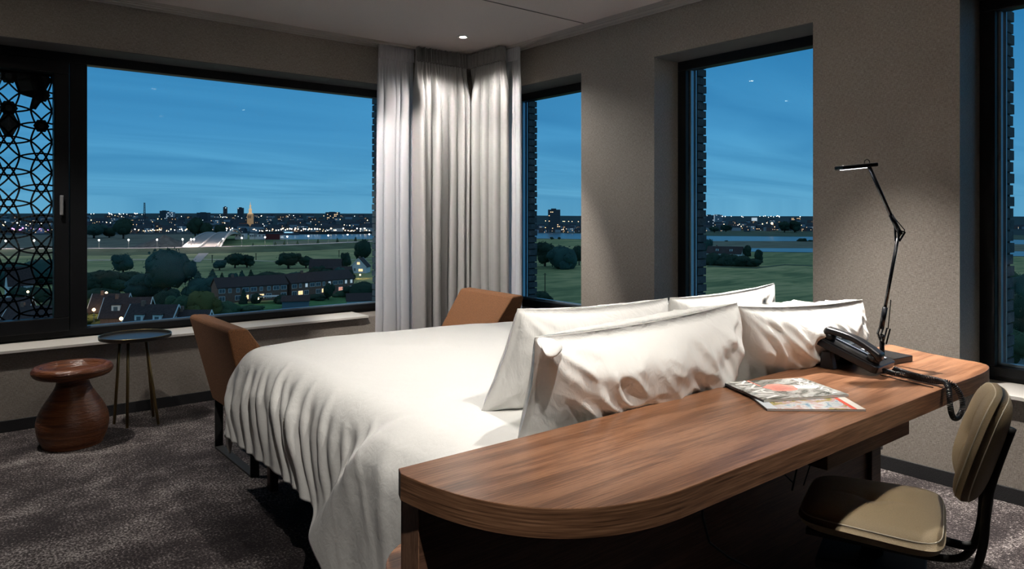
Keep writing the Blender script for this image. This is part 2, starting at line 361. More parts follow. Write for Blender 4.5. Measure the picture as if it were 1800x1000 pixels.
brick_jamb(W, 'y', x1-.085, 1, B+.36, B+.455, 1)
# laser-cut rosette screen outside the casement: three crossing lenses at each point of a triangular lattice
S = .203; YS = B+.345; sx0, sx1, sz0, sz1 = -.16, XM1-.135, ZS+.10, ZH-.13
cX, cZ = .372, 1.575
def lens(m, c, ang, wd=.0105):
    R_ = S/math.sqrt(3); sag = .112*S; rad = (R_*R_+sag*sag)/(2*sag)
    for sg in (1, -1):
        pts = []
        half = math.asin(R_/rad)
        for k in range(13):
            a = -half+2*half*k/12
            u = rad*math.sin(a); v = sg*(rad*math.cos(a)-(rad-sag))
            pts.append((c[0]+u*math.cos(ang)-v*math.sin(ang), c[1]+u*math.sin(ang)+v*math.cos(ang)))
        for (ax, az), (bx_, bz) in zip(pts, pts[1:]):
            if min(ax, bx_) < sx0 or max(ax, bx_) > sx1 or min(az, bz) < sz0 or max(az, bz) > sz1: continue
            dx, dz = bx_-ax, bz-az; L = math.hypot(dx, dz); nx, nz = -dz/L*wd/2, dx/L*wd/2; ex, ez = dx/L*.002, dz/L*.002
            vs = [(ax-ex+nx, y, az-ez+nz) for y in (YS, YS+.008)]+[(ax-ex-nx, y, az-ez-nz) for y in (YS, YS+.008)]+[(bx_+ex-nx, y, bz+ez-nz) for y in (YS, YS+.008)]+[(bx_+ex+nx, y, bz+ez+nz) for y in (YS, YS+.008)]
            m.add(vs, [(0,2,4,6),(1,7,5,3),(0,1,3,2),(2,3,5,4),(4,5,7,6),(6,7,1,0)])
m = MB(); CX_ = []
for i in range(-4, 4):
    for j in range(-8, 8):
        c = (cX+i*S*math.sqrt(3)/2, cZ+(j+(.5 if i % 2 else 0))*S); CX_.append((i, j, c))
        for k in range(3): lens(m, c, k*math.pi/3)
def patch(poly):
    n = len(poly); poly = [(min(max(p[0], sx0), sx1), min(max(p[1], sz0), sz1)) for p in poly]
    m.add([(x, y, z) for y in (YS, YS+.008) for x, z in poly], [tuple(range(n)), tuple(range(2*n-1, n-1, -1))]+[(i, n+i, n+(i+1) % n, (i+1) % n) for i in range(n)])
h_ = S/(2*math.sqrt(3)); cc = {(i, j): c for i, j, c in CX_}
def oval(i, j):      # cell between two vertical neighbours
    x, z = cc[(i, j)]; patch([(x-.02, z+.02), (x+.02, z+.02), (x+h_, z+S/2), (x+.02, z+S-.02), (x-.02, z+S-.02), (x-h_, z+S/2)])
def hexa(i, j, r=.05):
    x, z = cc[(i, j)]; patch([(x+r*math.cos(a*math.pi/3), z+r*math.sin(a*math.pi/3)) for a in range(6)])
oval(0, 1); hexa(0, 2); oval(1, 2); hexa(1, 2); hexa(1, 3); oval(0, 3); hexa(0, 3); hexa(-1, 2); oval(-1, 3); hexa(1, 1, .045)
x, z = cc[(1, 2)]; patch([(x-S/math.sqrt(3), z-.0), (x-.03, z+.03), (x, z-.0), (x-.03, z-.03)]); patch([(x-h_*1.1, z-S*.45), (x-.03, z-.10), (x+.03, z+.01), (x-.045, z)])
x, z = cc[(0, 2)]; patch([(x+h_*.9, z+S*.5), (x+.02, z+S), (x+.10, z+S*1.45), (x+S*.95, z+S*1.0), (x+S*.95, z+S*.35)])
m.box(sx0-.02, sx0+.006, YS, YS+.008, sz0-.01, sz1+.01); m.box(sx1-.002, sx1+.02, YS, YS+.008, sz0-.01, sz1+.01); m.box(sx0, sx1, YS, YS+.008, sz0-.02, sz0+.004); m.box(sx0, sx1, YS, YS+.008, sz1-.03, sz1+.05)
m.build('lattice_screen', mat('black_cut_metal_sheet', (.010, .010, .011), .6), cs)
MB().box(sx1-.004, sx1, F0+.036, F0+.05, sz0, sz1).build('metal_spacer', M_alu, cs)

# ------------------------------------------------------------------ downlights
proto = None
def cone(prof, c): return MB().lathe(prof, 32, c)
DL = ['small bright round downlight in the ceiling in front of the curtained corner', 'round downlight in the ceiling above the turned stool', 'round downlight in the ceiling above the middle of the bed',
      'round downlight in the ceiling above the right-hand pillows', 'round downlight in the ceiling above the tan desk chair', 'round downlight in the ceiling above the near end of the desk', 'unseen tilted downlight added beyond the foot of the bed to light the curtains', 'unseen tilted downlight added before the middle of the desk to light the pillows']
M_ring = mat('white_downlight_ring', (.75, .74, .72), .4)
for i, (lx, ly, wt, ang, bl, tx, ty, tz) in enumerate(LIGHTS):
    r = empty('downlight', (lx, ly, ZC), DL[i], 'ceiling light', 'round ceiling downlights')
    MB().lathe([(.030, ZC-.006), (.043, ZC-.006), (.045, ZC-.001), (.030, ZC-.001)], 32, (lx, ly)).build('trim_ring', M_ring, r)
    MB().lathe([(.001, ZC-.012), (.014, ZC-.0105), (.023, ZC-.007), (.0285, ZC-.002)], 32, (lx, ly)).build('lens', M_disc, r)
    ld = bpy.data.lights.new('downlight_beam', 'SPOT'); ld.energy = wt; ld.spot_size = math.radians(ang); ld.spot_blend = bl; ld.color = LAMP_COL; ld.shadow_soft_size = .022
    lo = bpy.data.objects.new('downlight_beam', ld); C.objects.link(lo); lo.parent = r; lo.location = (0, 0, -.04)
    lo.rotation_euler = Vector((tx-lx, ty-ly, tz-ZC)).to_track_quat('-Z', 'Y').to_euler()

# ------------------------------------------------------------------ curtains
def curtain(root, name, path, nfold, amp, mt, zt, zb_, head=None, seed=0, flare=.0, headh=.10):
    """path: list of (x, y); pleats run perpendicular to it"""
    rnd = random.Random(seed); P_ = [Vector((x, y, 0)) for x, y in path]
    seg = [(b_-a).length for a, b_ in zip(P_, P_[1:])]; tot = sum(seg)
    def at(s):
        s = min(max(s, 0), tot)
        for a, b_, l in zip(P_, P_[1:], seg):
            if s <= l or b_ is P_[-1]: d = (b_-a).normalized(); return a+d*s, Vector((d.y, -d.x, 0))
            s -= l
    ws = [rnd.uniform(.55, 1.5) for _ in range(nfold)]; sm = sum(ws); cuts = [0]
    for q in ws: cuts.append(cuts[-1]+q/sm)
    am = [rnd.choice((.35, .75, 1.0, 1.2, 1.3)) for _ in range(nfold)]
    def prof(u):
        for k in range(nfold):
            if u <= cuts[k+1] or k == nfold-1:
                f = (u-cuts[k])/(cuts[k+1]-cuts[k]); return k, f
    nz = 46; nu = nfold*18+1
    def fn(a, v):
        z = zt+(zb_-zt)*v; dz = zt-z; k, f = prof(a)
        s_, n_ = at(a*tot)
        body = am[k]*abs(math.sin(math.pi*f))**.75
        grow = min(1, max(0, (dz-headh*.6)/.35)); grow = grow*grow*(3-2*grow)
        pin = math.sin(2*math.pi*(a*nfold*2.5))*.35
        nz_ = noise.noise(Vector((a*nfold*.45, z*.55, seed)))
        off = amp*((body*(1+.35*nz_)-.45)*grow+pin*(1-grow)*.55)
        cen = (a-.5)*tot*flare*min(1, dz/2.4)
        s2, _ = at(a*tot+noise.noise(Vector((a*nfold*.3, z*.5, seed+5)))*.030*grow*math.sin(math.pi*a)-(cuts[k+1]-cuts[k])*tot*.17*math.sin(2*math.pi*f)*grow)
        dirv = (P_[-1]-P_[0]).normalized()
        return s2+n_*off+dirv*cen+Vector((0, 0, z))
    m = MB(); m.grid(fn, nu, nz); return m.build(name, mt, root, smooth=True)
def curtain_thing(kind, label, cat, path, nf, amp, mt, seed, hm, flare=0, zt=ZC-.024, group=None):
    r = empty(kind, (path[0][0], path[0][1], 0.0), label, cat, group)
    curtain(r, 'cloth', path, nf, amp, mt, zt, .02, seed=seed, flare=flare)
    # heading: a pleated strip over the top 11 cm
    P_ = [Vector((x, y, 0)) for x, y in path]; d = (P_[-1]-P_[0]); L = d.length; d.normalize(); n_ = Vector((d.y, -d.x, 0))
    def fh(a, v):
        z = zt+.012-.115*v
        return P_[0]+d*(a*L)+n_*(amp*.28*math.sin(2*math.pi*a*nf*2.5)+amp*.1*math.sin(a*61)+.012+.006*v)+Vector((0, 0, z))
    m = MB(); m.grid(fh, nf*26+1, 8); m.build('heading', hm, r, smooth=True)
    return r
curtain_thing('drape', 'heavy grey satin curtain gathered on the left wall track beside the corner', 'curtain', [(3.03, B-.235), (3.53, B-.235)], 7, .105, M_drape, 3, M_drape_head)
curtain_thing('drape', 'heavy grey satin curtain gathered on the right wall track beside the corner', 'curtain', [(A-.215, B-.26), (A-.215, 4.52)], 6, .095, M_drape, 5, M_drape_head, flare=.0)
curtain_thing('sheer_curtain', 'white sheer curtain hanging beside the wide left window', 'curtain', [(2.74, B-.15), (3.06, B-.15)], 5, .035, M_sheer, 8, M_sheer, flare=.12)
curtain_thing('sheer_curtain', 'narrow white sheer curtain hanging beside the narrow window next to the corner', 'curtain', [(A-.13, 4.70), (A-.13, 4.43)], 4, .03, M_sheer, 11, M_sheer, flare=.06)

# ------------------------------------------------------------------ bed
bed = empty('bed', (2.15, 2.4, 0), 'large double bed under a white duvet, its foot towards the curtained corner', 'bed')
m = MB(); m.box(1.22, 3.10, 1.42, 3.40, .15, .33); m.build('bed_base', M_gloss, bed, bevel=.01)
for lx, ly in ((1.245, 3.35), (1.245, 1.5), (3.05, 3.35), (3.05, 1.5)):
    MB().box(lx-.018, lx+.022, ly-.022, ly+.022, 0, .15).build('leg', mat('dark_red_wood_leg', (.10, .035, .025), .4) if lx == 1.245 and ly > 3 else M_flatsteel, bed, bevel=.003)
m = MB(); m.box(1.24, 3.08, 1.42, 3.42, .33, .52); m.build('mattress', M_cotton, bed, bevel=.06, seg=4)
rnd = random.Random(21)
RX0, RX1, RY0, RY1, RR, ZD = 1.235, 2.97, 1.40, 3.36, .175, .655
folds = []
s_ = 2.02
while s_ < 5.6:
    folds.append((s_, rnd.uniform(.016, .040), rnd.uniform(.4, 1.0)*rnd.choice((1, 1, 1, .5)), rnd.uniform(.05, .16), rnd.uniform(.35, .75))); s_ += rnd.uniform(.055, .115)
big = [(1.62, .05, .5, .2, .2), (1.84, .04, .45, .25, .2)]
def sm_(a, b_, x): x = min(1, max(0, (x-a)/(b_-a))); return x*x*(3-2*x)
def duvet(a, b_):
    """a along the bed (0 head, 1 foot incl. overhang), b across from the left hem over the top to the right"""
    LF = .47
    y = RY0+a*(RY1-RY0+LF)
    yy = min(y, RY1)
    lm = .485 if y > 2.40 else .485+min(1, (2.40-y)/.06)*.075+max(0, 2.34-y)*.42
    lm = min(lm, .68)
    x = RX0-lm+b_*(RX1-RX0+lm+.45)
    dx = (RX0-x) if x < RX0 else (x-RX1 if x > RX1 else 0); sx_ = -1 if x < RX0 else 1
    dy = max(0, y-RY1)
    ix = min(max(x, RX0), RX1); iy = yy
    d = (dx**3+dy**3)**(1/3) if dx and dy else dx+dy
    if dx and dy: nx, ny = sx_*dx, dy
    elif dx: nx, ny = sx_, 0
    else: nx, ny = 0, 1
    L = math.hypot(nx, ny); nx /= L; ny /= L
    if d < RR*math.pi/2: hh = RR*math.sin(d/RR); g = RR*(1-math.cos(d/RR))
    else: e = d-RR*math.pi/2; hh = RR+.04*math.sin(e*3.0); g = RR+e
    # perimeter coordinate: along the left side, round the corner, along the foot
    if dx and sx_ < 0 and not dy: s = iy
    elif dx and sx_ < 0 and dy: s = RY1+.30*math.atan2(dy, dx)/(math.pi/2)
    elif dy: s = RY1+.30+(ix-RX0)
    else: s = iy
    # crown of the duvet
    px, py = ix, iy
    top = ZD+.030*math.exp(-((px-1.65)/.5)**2)*math.exp(-((py-3.0)/.6)**2)-.02*max(0, px-2.2)+.006*noise.noise(Vector((px*2.3, py*2.3, 1)))+.004*noise.noise(Vector((px*6, py*6, 3)))
    dist = 0
    isl = dx and sx_ < 0 or dy
    flap = 0
    if dx and sx_ < 0 and not dy:
        # overlapping fold: everything headwards of a slanting line lies one layer further out
        line = 2.365-(lm-d)*.62 if d > .02 else 0
        q = (line-y)/.012
        flap = 1/(1+math.exp(-max(-30, min(30, q))))
        flap *= min(1, max(0, (d-.03)/.12))
    if isl:
        sc = s+.55*d*(1 if True else 0)
        env = min(1, max(0, (d-.06)/.16)); env = env*env*(3-2*env)
        for fs, fw_, fa, st, sl in folds:
            e = sc-.45*.3-fs
            e -= .02*math.sin(d*9+fs*7)
            if abs(e) < 4*fw_: dist += .046*fa*math.exp(-(e/fw_)**2)*min(1, max(0, (d-st)/.16))*(1-.6*sm_(.30, .47, d))
        dist = dist-.022*env
        dist *= (1-.92*flap)
        if flap > .01:
            for fs, fw_, fa, st, sl in big: dist += flap*.016*fa*math.exp(-((s+.30*d-fs-.1)/fw_)**2)*env
            dist += flap*.030+flap*.012*noise.noise(Vector((s*5, d*2.5, 4)))
        dist += .008*noise.noise(Vector((s*9, d*5, 0)))*env
    hh += dist; 
    if dx and sx_ < 0: hh += .0
    z = top-g
    # outward normal tilt of displacement near the top
    k = min(1, d/(RR*1.2)) if d else 0
    return Vector((ix+nx*(hh-dist*(1-k)), iy+ny*(hh-dist*(1-k)), z+dist*(1-k)*.7))
m = MB(); m.grid(duvet, 330, 400)
dv_ = m.build('duvet', M_cotton, bed, smooth=True)
so = dv_.modifiers.new('thickness', 'SOLIDIFY'); so.thickness = .012; so.offset = -1
# faint seam of the duvet cover
# pillows
def pillow(corners, th, label, seed, crimp=.5, ear=None, group=None):
    BL, BR, TL, TR = [Vector(c) for c in corners]
    cen = (BL+BR+TL+TR)/4; nrm = ((BR-BL).cross(TL-BL)).normalized()
    if nrm.y > 0: nrm = -nrm
    rnd = random.Random(seed); ph = rnd.uniform(0, 9)
    o = empty('pillow', (cen.x, cen.y, min(BL.z, BR.z)), label, 'pillow', group)
    def surf(u, v, sg):
        U = u*2-1; V = v*2-1
        au, av = abs(U), abs(V)
        f = max(0, (1-au**3.4))**.46*max(0, (1-av**2.8))**.5
        # edges draw in between the corners
        inu = 1-.045*(1-av**2)*au**3*1.0; inv = 1-.10*(1-au**2)*av**3
        uu = .5+.5*U*inu; vv = .5+.5*V*inv
        p = BL.lerp(BR, uu).lerp(TL.lerp(TR, uu), vv)
        k = th*f*(1.3 if sg > 0 else .7)
        # tension folds: fan from the corners plus slack folds across the belly
        wr = 0
        for (cu, cv, ss, am_) in ((1, 1, 1.0, 1.0), (1, -1, 1.7, .8), (-1, 1, 2.6, .9), (-1, -1, .6, .6)):
            du, dv2 = (U-cu)*1.6, (V-cv); rr = math.hypot(du, dv2)+1e-4; an = math.atan2(dv2, du)
            wr += am_*math.sin(an*11+ss*5+ph+.8*math.sin(rr*4))*math.exp(-((rr-.45)/.5)**2)
        n1 = noise.noise(Vector((U*2.6+ph, V*1.1+U*.8, sg*3.3+seed))); n1 = 1-abs(n1)*3.0
        n2 = noise.noise(Vector((U*5.5+V*1.6, V*1.5, sg*2+seed*2))); n2 = 1-abs(n2)*3.2
        edge = min(1, (1-max(au, av))*4)
        k += (.0085*wr*crimp+.018*crimp*max(-.6, n1)*(.4+.6*max(0, U+.4))+.011*crimp*max(-.6, n2))*edge*(f**.4 if f > 0 else 0)
        rim = max(au, av)
        flange = .006*noise.noise(Vector((U*2.2+ph, V*2.0, seed)))*math.exp(-((1-rim)*7)**2)
        return p+nrm*(sg*k+flange*.6)
    m = MB()
    nu, nv = 120, 64
    m.grid(lambda a, b_: surf(a, b_, 1), nu, nv); m.grid(lambda a, b_: surf(a, b_, -1), nu, nv)
    pb = m.build('pillowcase', M_pillow, o, smooth=True)
    wd = pb.modifiers.new('weld', 'WELD'); wd.merge_threshold = .0006
    # stitched seam round the case
    pts = []
    K = 60
    for sgm in range(4):
        for k in range(K):
            q = k/K; u, v = ((q, 0), (1, q), (1-q, 1), (0, 1-q))[sgm]; pts.append((u, v))
    ring = []
    for u, v in pts:
        c = surf(min(max(u, .001), .999), min(max(v, .001), .999), 0); ring.append(c)
    mm = MB(); mm.tube(ring, .0012, 6, closed=True); mm.build('seam', M_pillow, o, smooth=True)
    if ear:
        # turned-over ear of cloth at a corner
        c = TL if ear == 'TL' else TR; sgn = 1 if ear == 'TL' else -1
        def fe(a, b_):
            an = 2*math.pi*b_; r_ = .034*math.sin(math.pi*min(1, a*1.02))**.8*(1-.45*a)
            q = Vector((sgn*(-.012+.055*a), -.030-.022*math.sin(math.pi*a), .004-.070*a+.02*a*a))
            return c+q+Vector((math.cos(an)*r_*(1+.25*math.sin(3*an+a*4)), math.sin(an)*r_*.42, math.sin(an+.6)*r_*.55))
        mm = MB(); mm.grid(fe, 22, 28); mm.build('pillowcase_ear', M_pillow, o, smooth=True)
    return o
PILLOW = 'pillows leaning against the desk'
pillow([(1.37, 1.86, .665), (2.18, 1.86, .665), (1.40, 1.71, 1.01), (2.12, 1.71, .99)], .085, 'ivory pillow behind the large front left pillow, its left edge showing over the bed', 4, .8)
pillow([(2.19, 1.87, .66), (2.95, 1.87, .66), (2.17, 1.74, .985), (2.86, 1.72, 1.0)], .07, 'white pillow at the back right, only its top edge and pointed corner showing', 9, .6)
pillow([(2.22, 1.57, .685), (2.91, 1.55, .69), (2.12, 1.41, .99), (2.84, 1.33, .965)], .105, 'bright white creased pillow leaning over the right part of the desk towards the telephone', 2, 1.4)
pillow([(1.29, 1.58, .655), (2.25, 1.58, .68), (1.22, 1.42, .98), (2.13, 1.42, 1.0)], .115, 'large ivory pillow at the front left along the desk, its upper left corner crumpled', 6, 1.0, ear='TL')

# ------------------------------------------------------------------ desk behind the headboard
desk = empty('headboard_desk', (1.9, 1.15, 0), 'long walnut desk with rounded ends built behind the head of the bed', 'desk')
ZD1, ZD0 = .75, .692
def arc(cx_, cy_, rx, ry, a0, a1, n): return [(cx_+rx*math.cos(math.radians(a0+(a1-a0)*k/n)), cy_+ry*math.sin(math.radians(a0+(a1-a0)*k/n))) for k in range(n+1)]
poly = [(.784, 1.365)]
# near end: sweeps from the left corner round to the front edge
def bez(p0, p1, p2, p3, n): return [tuple(((1-q)**3*p0[i]+3*(1-q)**2*q*p1[i]+3*(1-q)*q*q*p2[i]+q**3*p3[i]) for i in (0, 1)) for q in [k/n for k in range(n+1)]]
poly += bez((.772, 1.335), (.785, 1.13), (.86, .915), (1.16, .903), 26)
poly += bez((2.6, .912), (2.92, .905), (3.03, .92), (3.035, 1.02), 12)
poly += bez((3.035, 1.03), (3.06, 1.16), (3.10, 1.25), (3.15, 1.345), 8)+[(3.15, 1.365)]
m = MB(); m.prism(poly, ZD0, ZD1); m.m = [0, 0]+[1]*(len(m.f)-2); m.build('desktop', [M_wood, M_wood_e], desk, bevel=.0015)
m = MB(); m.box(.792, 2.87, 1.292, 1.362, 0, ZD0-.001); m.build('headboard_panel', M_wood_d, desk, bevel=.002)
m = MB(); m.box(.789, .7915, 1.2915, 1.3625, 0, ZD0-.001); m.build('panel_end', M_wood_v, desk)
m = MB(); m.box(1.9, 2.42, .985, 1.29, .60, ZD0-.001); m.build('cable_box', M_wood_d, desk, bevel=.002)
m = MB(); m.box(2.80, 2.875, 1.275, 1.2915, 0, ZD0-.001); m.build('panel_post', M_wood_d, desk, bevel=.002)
sh = arc(.965, 1.366, .185, .185, 90, 180, 16)+[(.98, 1.366), (.98, 1.55)]
m = MB(); m.prism(sh, .47, .498); m.build('bedside_shelf', M_wood, desk, bevel=.002)
m = MB(); m.box(1.66, 1.72, 1.245, 1.291, .555, .60); m.build('socket', M_black, desk, bevel=.003)
MB().tube([(1.69, 1.25, .565), (1.692, 1.24, .50), (1.70, 1.245, .44), (1.75, 1.26, .35), (1.86, 1.27, .27), (1.98, 1.28, .2)], .0035, 8).build('power_cord', M_black, desk, smooth=True)
MB().tube([(1.86, 1.24, .60), (1.90, 1.23, .56), (1.98, 1.22, .545), (2.06, 1.215, .50), (2.14, 1.22, .44)], .003, 8).build('power_cord', M_black, desk, smooth=True)
MB().tube([(2.24, 1.2, .61), (2.20, 1.2, .56), (2.15, 1.21, .51), (2.13, 1.22, .42)], .003, 8).build('power_cord', M_black, desk, smooth=True)
MB().tube([(2.26, 1.2, .61), (2.235, 1.2, .55), (2.22, 1.21, .48), (2.20, 1.22, .42)], .002, 8).build('power_cord', M_black, desk, smooth=True)

# ------------------------------------------------------------------ magazines
def text_mesh(body, size, M, mt, parent, name='lettering', ext=.0002):
    cu = bpy.data.curves.new('t', 'FONT'); cu.body = body; cu.size = size; cu.extrude = ext
    to = bpy.data.objects.new('t', cu); C.objects.link(to); bpy.context.view_layer.update()
    me = bpy.data.meshes.new_from_object(to.evaluated_get(bpy.context.evaluated_depsgraph_get())); bpy.data.objects.remove(to)
    me.name = name; o = org[parent.name]
    me.transform(Matrix.Translation(-Vector(o)) @ M); me.materials.clear(); me.materials.append(mt)
    ob = bpy.data.objects.new(name, me); C.objects.link(ob); ob.parent = parent; return ob
M_ink = mat('white_print', (.85, .85, .84), .4)
def cover(name, stops, seed, sc):
    m, t, b, P = base(name, .25)
    n = tnoise(t, P, 9, sc, 6, 1.0, .6); mpv = mixc(t, 0.0, n, n)
    t.links.new(ramp(t, n, stops), b.inputs['Base Color']); b.inputs['Coat Weight'].default_value = .3
    return m
M_cov1 = cover('magazine_cover_grey_leaves', [(.30, (.03, .035, .03)), (.42, (.18, .19, .17)), (.5, (.42, .42, .40)), (.58, (.62, .64, .62)), (.68, (.22, .25, .25))], 1, (1.2, 3.0, 1))
M_cov2 = cover('magazine_cover_blossom', [(.30, (.03, .04, .04)), (.40, (.45, .38, .12)), (.48, (.62, .42, .42)), (.55, (.70, .72, .72)), (.66, (.12, .30, .46))], 2, (1.6, 2.2, 1))
M_spine = mat('magazine_dark_spine', (.02, .025, .035), .4); M_pages = mat('magazine_pages', (.75, .72, .68), .7)
def magazine(p0, ang, wd, ln, z, th, cov, label):
    """p0 = corner; x axis along ang is the width, y axis the length"""
    o = empty('magazine', (p0[0], p0[1], z), label, 'magazine', 'magazines lying on the desk')
    Mx = Matrix.Translation(Vector((p0[0], p0[1], z))) @ Matrix.Rotation(ang, 4, 'Z')
    MB().box(0.001, wd-.001, .001, ln-.001, .0006, th-.0008, Mx).build('pages', M_pages, o)
    m = MB(); m.box(0, wd, 0, ln, th-.0007, th, Mx); m.build('front_cover', cov, o)
    m = MB(); m.box(0, wd, 0, ln, 0, .0006, Mx); m.box(-.001, .0006, 0, ln, 0, th-.0008, Mx); m.build('back_cover', M_spine, o)
    return o, Mx
# lower: corner nearest the camera-left, spine on the left
lo_, Mx = magazine((1.815, 1.115), math.radians(-40), .275, .232, .7505, .006, M_cov2, 'lower magazine with a pale flowery cover, sticking out under the other on the desk')
MB().box(.238, .25, 0.0, .232, .0061, .0064, Mx).build('red_stripe', mat('red_print', (.72, .10, .06), .4), lo_)
MB().box(0.0, .03, .0, .232, .0061, .0063, Mx).build('pale_margin', mat('pale_print', (.62, .66, .70), .4), lo_)
MB().box(.251, .274, 0.0, .232, .0061, .0063, Mx).build('cover_band', mat('offwhite_print', (.72, .68, .62), .4), lo_)
up_, Mx = magazine((1.868, 1.158), math.radians(-25.5), .285, .225, .757, .007, M_cov1, 'upper magazine with white title letters and a coral patch on its grey cover')
def on(Mx, x, y, rot): return Mx @ Matrix.Translation((x, y, .0072)) @ Matrix.Rotation(rot, 4, 'Z')
text_mesh('VAKK', .085, on(Mx, .078, .012, math.pi/2), M_ink, up_, 'title_lettering')
text_mesh('VAN NATZ', .040, on(Mx, .268, .018, math.pi/2), M_ink, up_, 'cover_lettering')
text_mesh('HOTEL', .022, on(Mx, .235, .10, math.pi/2), M_ink, up_, 'cover_lettering')
M_coral = mat('coral_print', (.83, .30, .24), .4); 
m = MB(); m.prism([(.135+.05*math.cos(a*math.pi/10)+.006*math.sin(a*1.9), .12+.045*math.sin(a*math.pi/10)) for a in range(20)], .0071, .0074, Mx); m.build('coral_patch', M_coral, up_)
m = MB(); m.prism([(.18, .098), (.235, .085), (.262, .105), (.245, .125), (.182, .142)], .0071, .0073, Mx); m.build('white_figure', M_ink, up_)
MB().box(.082, .088, .15, .224, .0071, .0074, Mx).build('coral_line', M_coral, up_)
m = MB()
for k in range(5): m.box(.105+.002*k, .165-.003*k, .095+.011*k, .097+.011*k, .00745, .0076, Mx)
m.build('scribble', mat('dark_print', (.15, .05, .04), .5), up_)

# ------------------------------------------------------------------ telephone
tel = empty('telephone', (2.56, 1.24, .75), 'black desk telephone on the walnut desk with its handset on the left side', 'telephone')
T0 = Vector((2.475, 1.118, .758)); TM = Matrix.Translation(T0) @ Matrix.Rotation(math.radians(4), 4, 'Z') @ Matrix.Rotation(math.radians(21), 4, 'X')
def rrect(x0, x1, y0, y1, r, n=5):
    p = []
    for cx_, cy_, a in ((x1-r, y1-r, 0), (x0+r, y1-r, 90), (x0+r, y0+r, 180), (x1-r, y0+r, 270)): p += arc(cx_, cy_, r, r, a, a+90, n)
    return p
m = MB(); m.prism(rrect(0, .175, 0, .222, .016), 0, .026, TM); m.build('phone_body', M_black, tel, bevel=.004, seg=3)
m = MB(); m.prism(rrect(.002, .058, .012, .210, .014), .026, .031, TM); m.build('cradle', M_black, tel, bevel=.003)
m = MB()
def hset(a, v):
    y = .004+.212*a; z = .052+.022*math.sin(math.pi*a)**.8; e = abs(2*a-1); hw = .0225+.006*e**4; hh_ = .011+.009*e**5
    an = 2*math.pi*v; ca, sa = math.cos(an), math.sin(an); end = min(1, (1-e)*14)**.5
    return TM @ Vector((.030+hw*end*math.copysign(abs(ca)**.6, ca), y, z+(.004*(e**3))+hh_*end*math.copysign(abs(sa)**.6, sa)-.006*e**6))
m.grid(hset, 44, 28)
for yc in (.030, .192): m.prism([(x+.030, y+yc) for x, y in [(.022*math.cos(k*math.pi/10), .022*math.sin(k*math.pi/10)) for k in range(20)]], .030, .052, TM)
m.build('handset', M_black, tel, smooth=True)
M_key = mat('grey_phone_key', (.16, .18, .21), .4); M_mark = mat('white_key_mark', (.8, .82, .85), .5)
for r_ in range(4):
    for c_ in range(3):
        x, y = .080+c_*.028, .030+r_*.022
        k = MB().prism(rrect(x-.009, x+.009, y-.006, y+.006, .003, 2), .026, .030, TM).build('key', M_key, tel)
        MB().box(x-.003, x+.003, y-.0025, y+.0025, .0301, .0304, TM).build('key_mark', M_mark, tel)
m = MB(); m.prism(rrect(.075, .160, .135, .195, .005, 3), .026, .0275, TM); m.build('phone_display_panel', mat('dark_display', (.02, .03, .04), .15), tel)
m = MB(); m.prism(rrect(.066, .076, .05, .19, .003, 2), .026, .034, TM); m.build('side_keys', mat('blue_grey_plastic', (.10, .13, .17), .4), tel)
for x in (2.478, 2.62):
    m = MB(); m.prism([(0, 0), (.052, 0), (.045, .06), (.012, .06)], 0, .028, Matrix.Translation((x, 1.262, .7505)) @ Matrix(((0, 0, 1, 0), (1, 0, 0, 0), (0, 1, 0, 0), (0, 0, 0, 1)))); m.build('stand', M_black, tel, bevel=.003)

def helix(path, R_, pitch, r, n_turn=10):
    P_ = [Vector(p) for p in path]; out = []
    # resample with Catmull-Rom
    pts = []
    for i in range(len(P_)-1):
        p0, p1, p2, p3 = P_[max(i-1, 0)], P_[i], P_[i+1], P_[min(i+2, len(P_)-1)]
        for k in range(24):
            q = k/24; pts.append(.5*((2*p1)+(-p0+p2)*q+(2*p0-5*p1+4*p2-p3)*q*q+(-p0+3*p1-3*p2+p3)*q**3))
    pts.append(P_[-1]); s = 0; acc = [0]
    for a, b_ in zip(pts, pts[1:]): s += (b_-a).length; acc.append(s)
    n = int(s/pitch*n_turn); j = 0; a_prev = None
    for i in range(n):
        d = s*i/n
        while j < len(acc)-2 and acc[j+1] < d: j += 1
        q = (d-acc[j])/max(1e-6, acc[j+1]-acc[j]); p = pts[j].lerp(pts[j+1], q); dr = (pts[j+1]-pts[j]).normalized()
        a = Vector((0, 0, 1)).cross(dr) if a_prev is None else a_prev-dr*a_prev.dot(dr)
        a.normalize(); a_prev = a; b2 = dr.cross(a); an = 2*math.pi*i/n_turn
        out.append(p+(a*math.cos(an)+b2*math.sin(an))*R_)
    return out
zc = .7595
cp = [(2.505, 1.10, .772), (2.545, 1.09, zc), (2.545, 1.05, zc), (2.53, 1.00, zc), (2.525, .95, zc), (2.522, .905, .763), (2.530, .880, .735), (2.528, .870, .695), (2.505, .872, .668), (2.468, .874, .668), (2.442, .874, .70), (2.446, .878, .735), (2.47, .893, .765), (2.505, .925, .768), (2.525, 1.0, .768), (2.55, 1.05, .768), (2.575, 1.098, .770)]
MB().tube(helix(cp, .0072, .0056, .0017), .0020, 5).build('coiled_cord', M_black, tel, smooth=True)
MB().tube([(2.50, 1.11, .756), (2.49, 1.05, .7535), (2.47, .98, .7535), (2.46, .93, .7535)], .0018, 6).build('line_cord', M_black, tel, smooth=True)

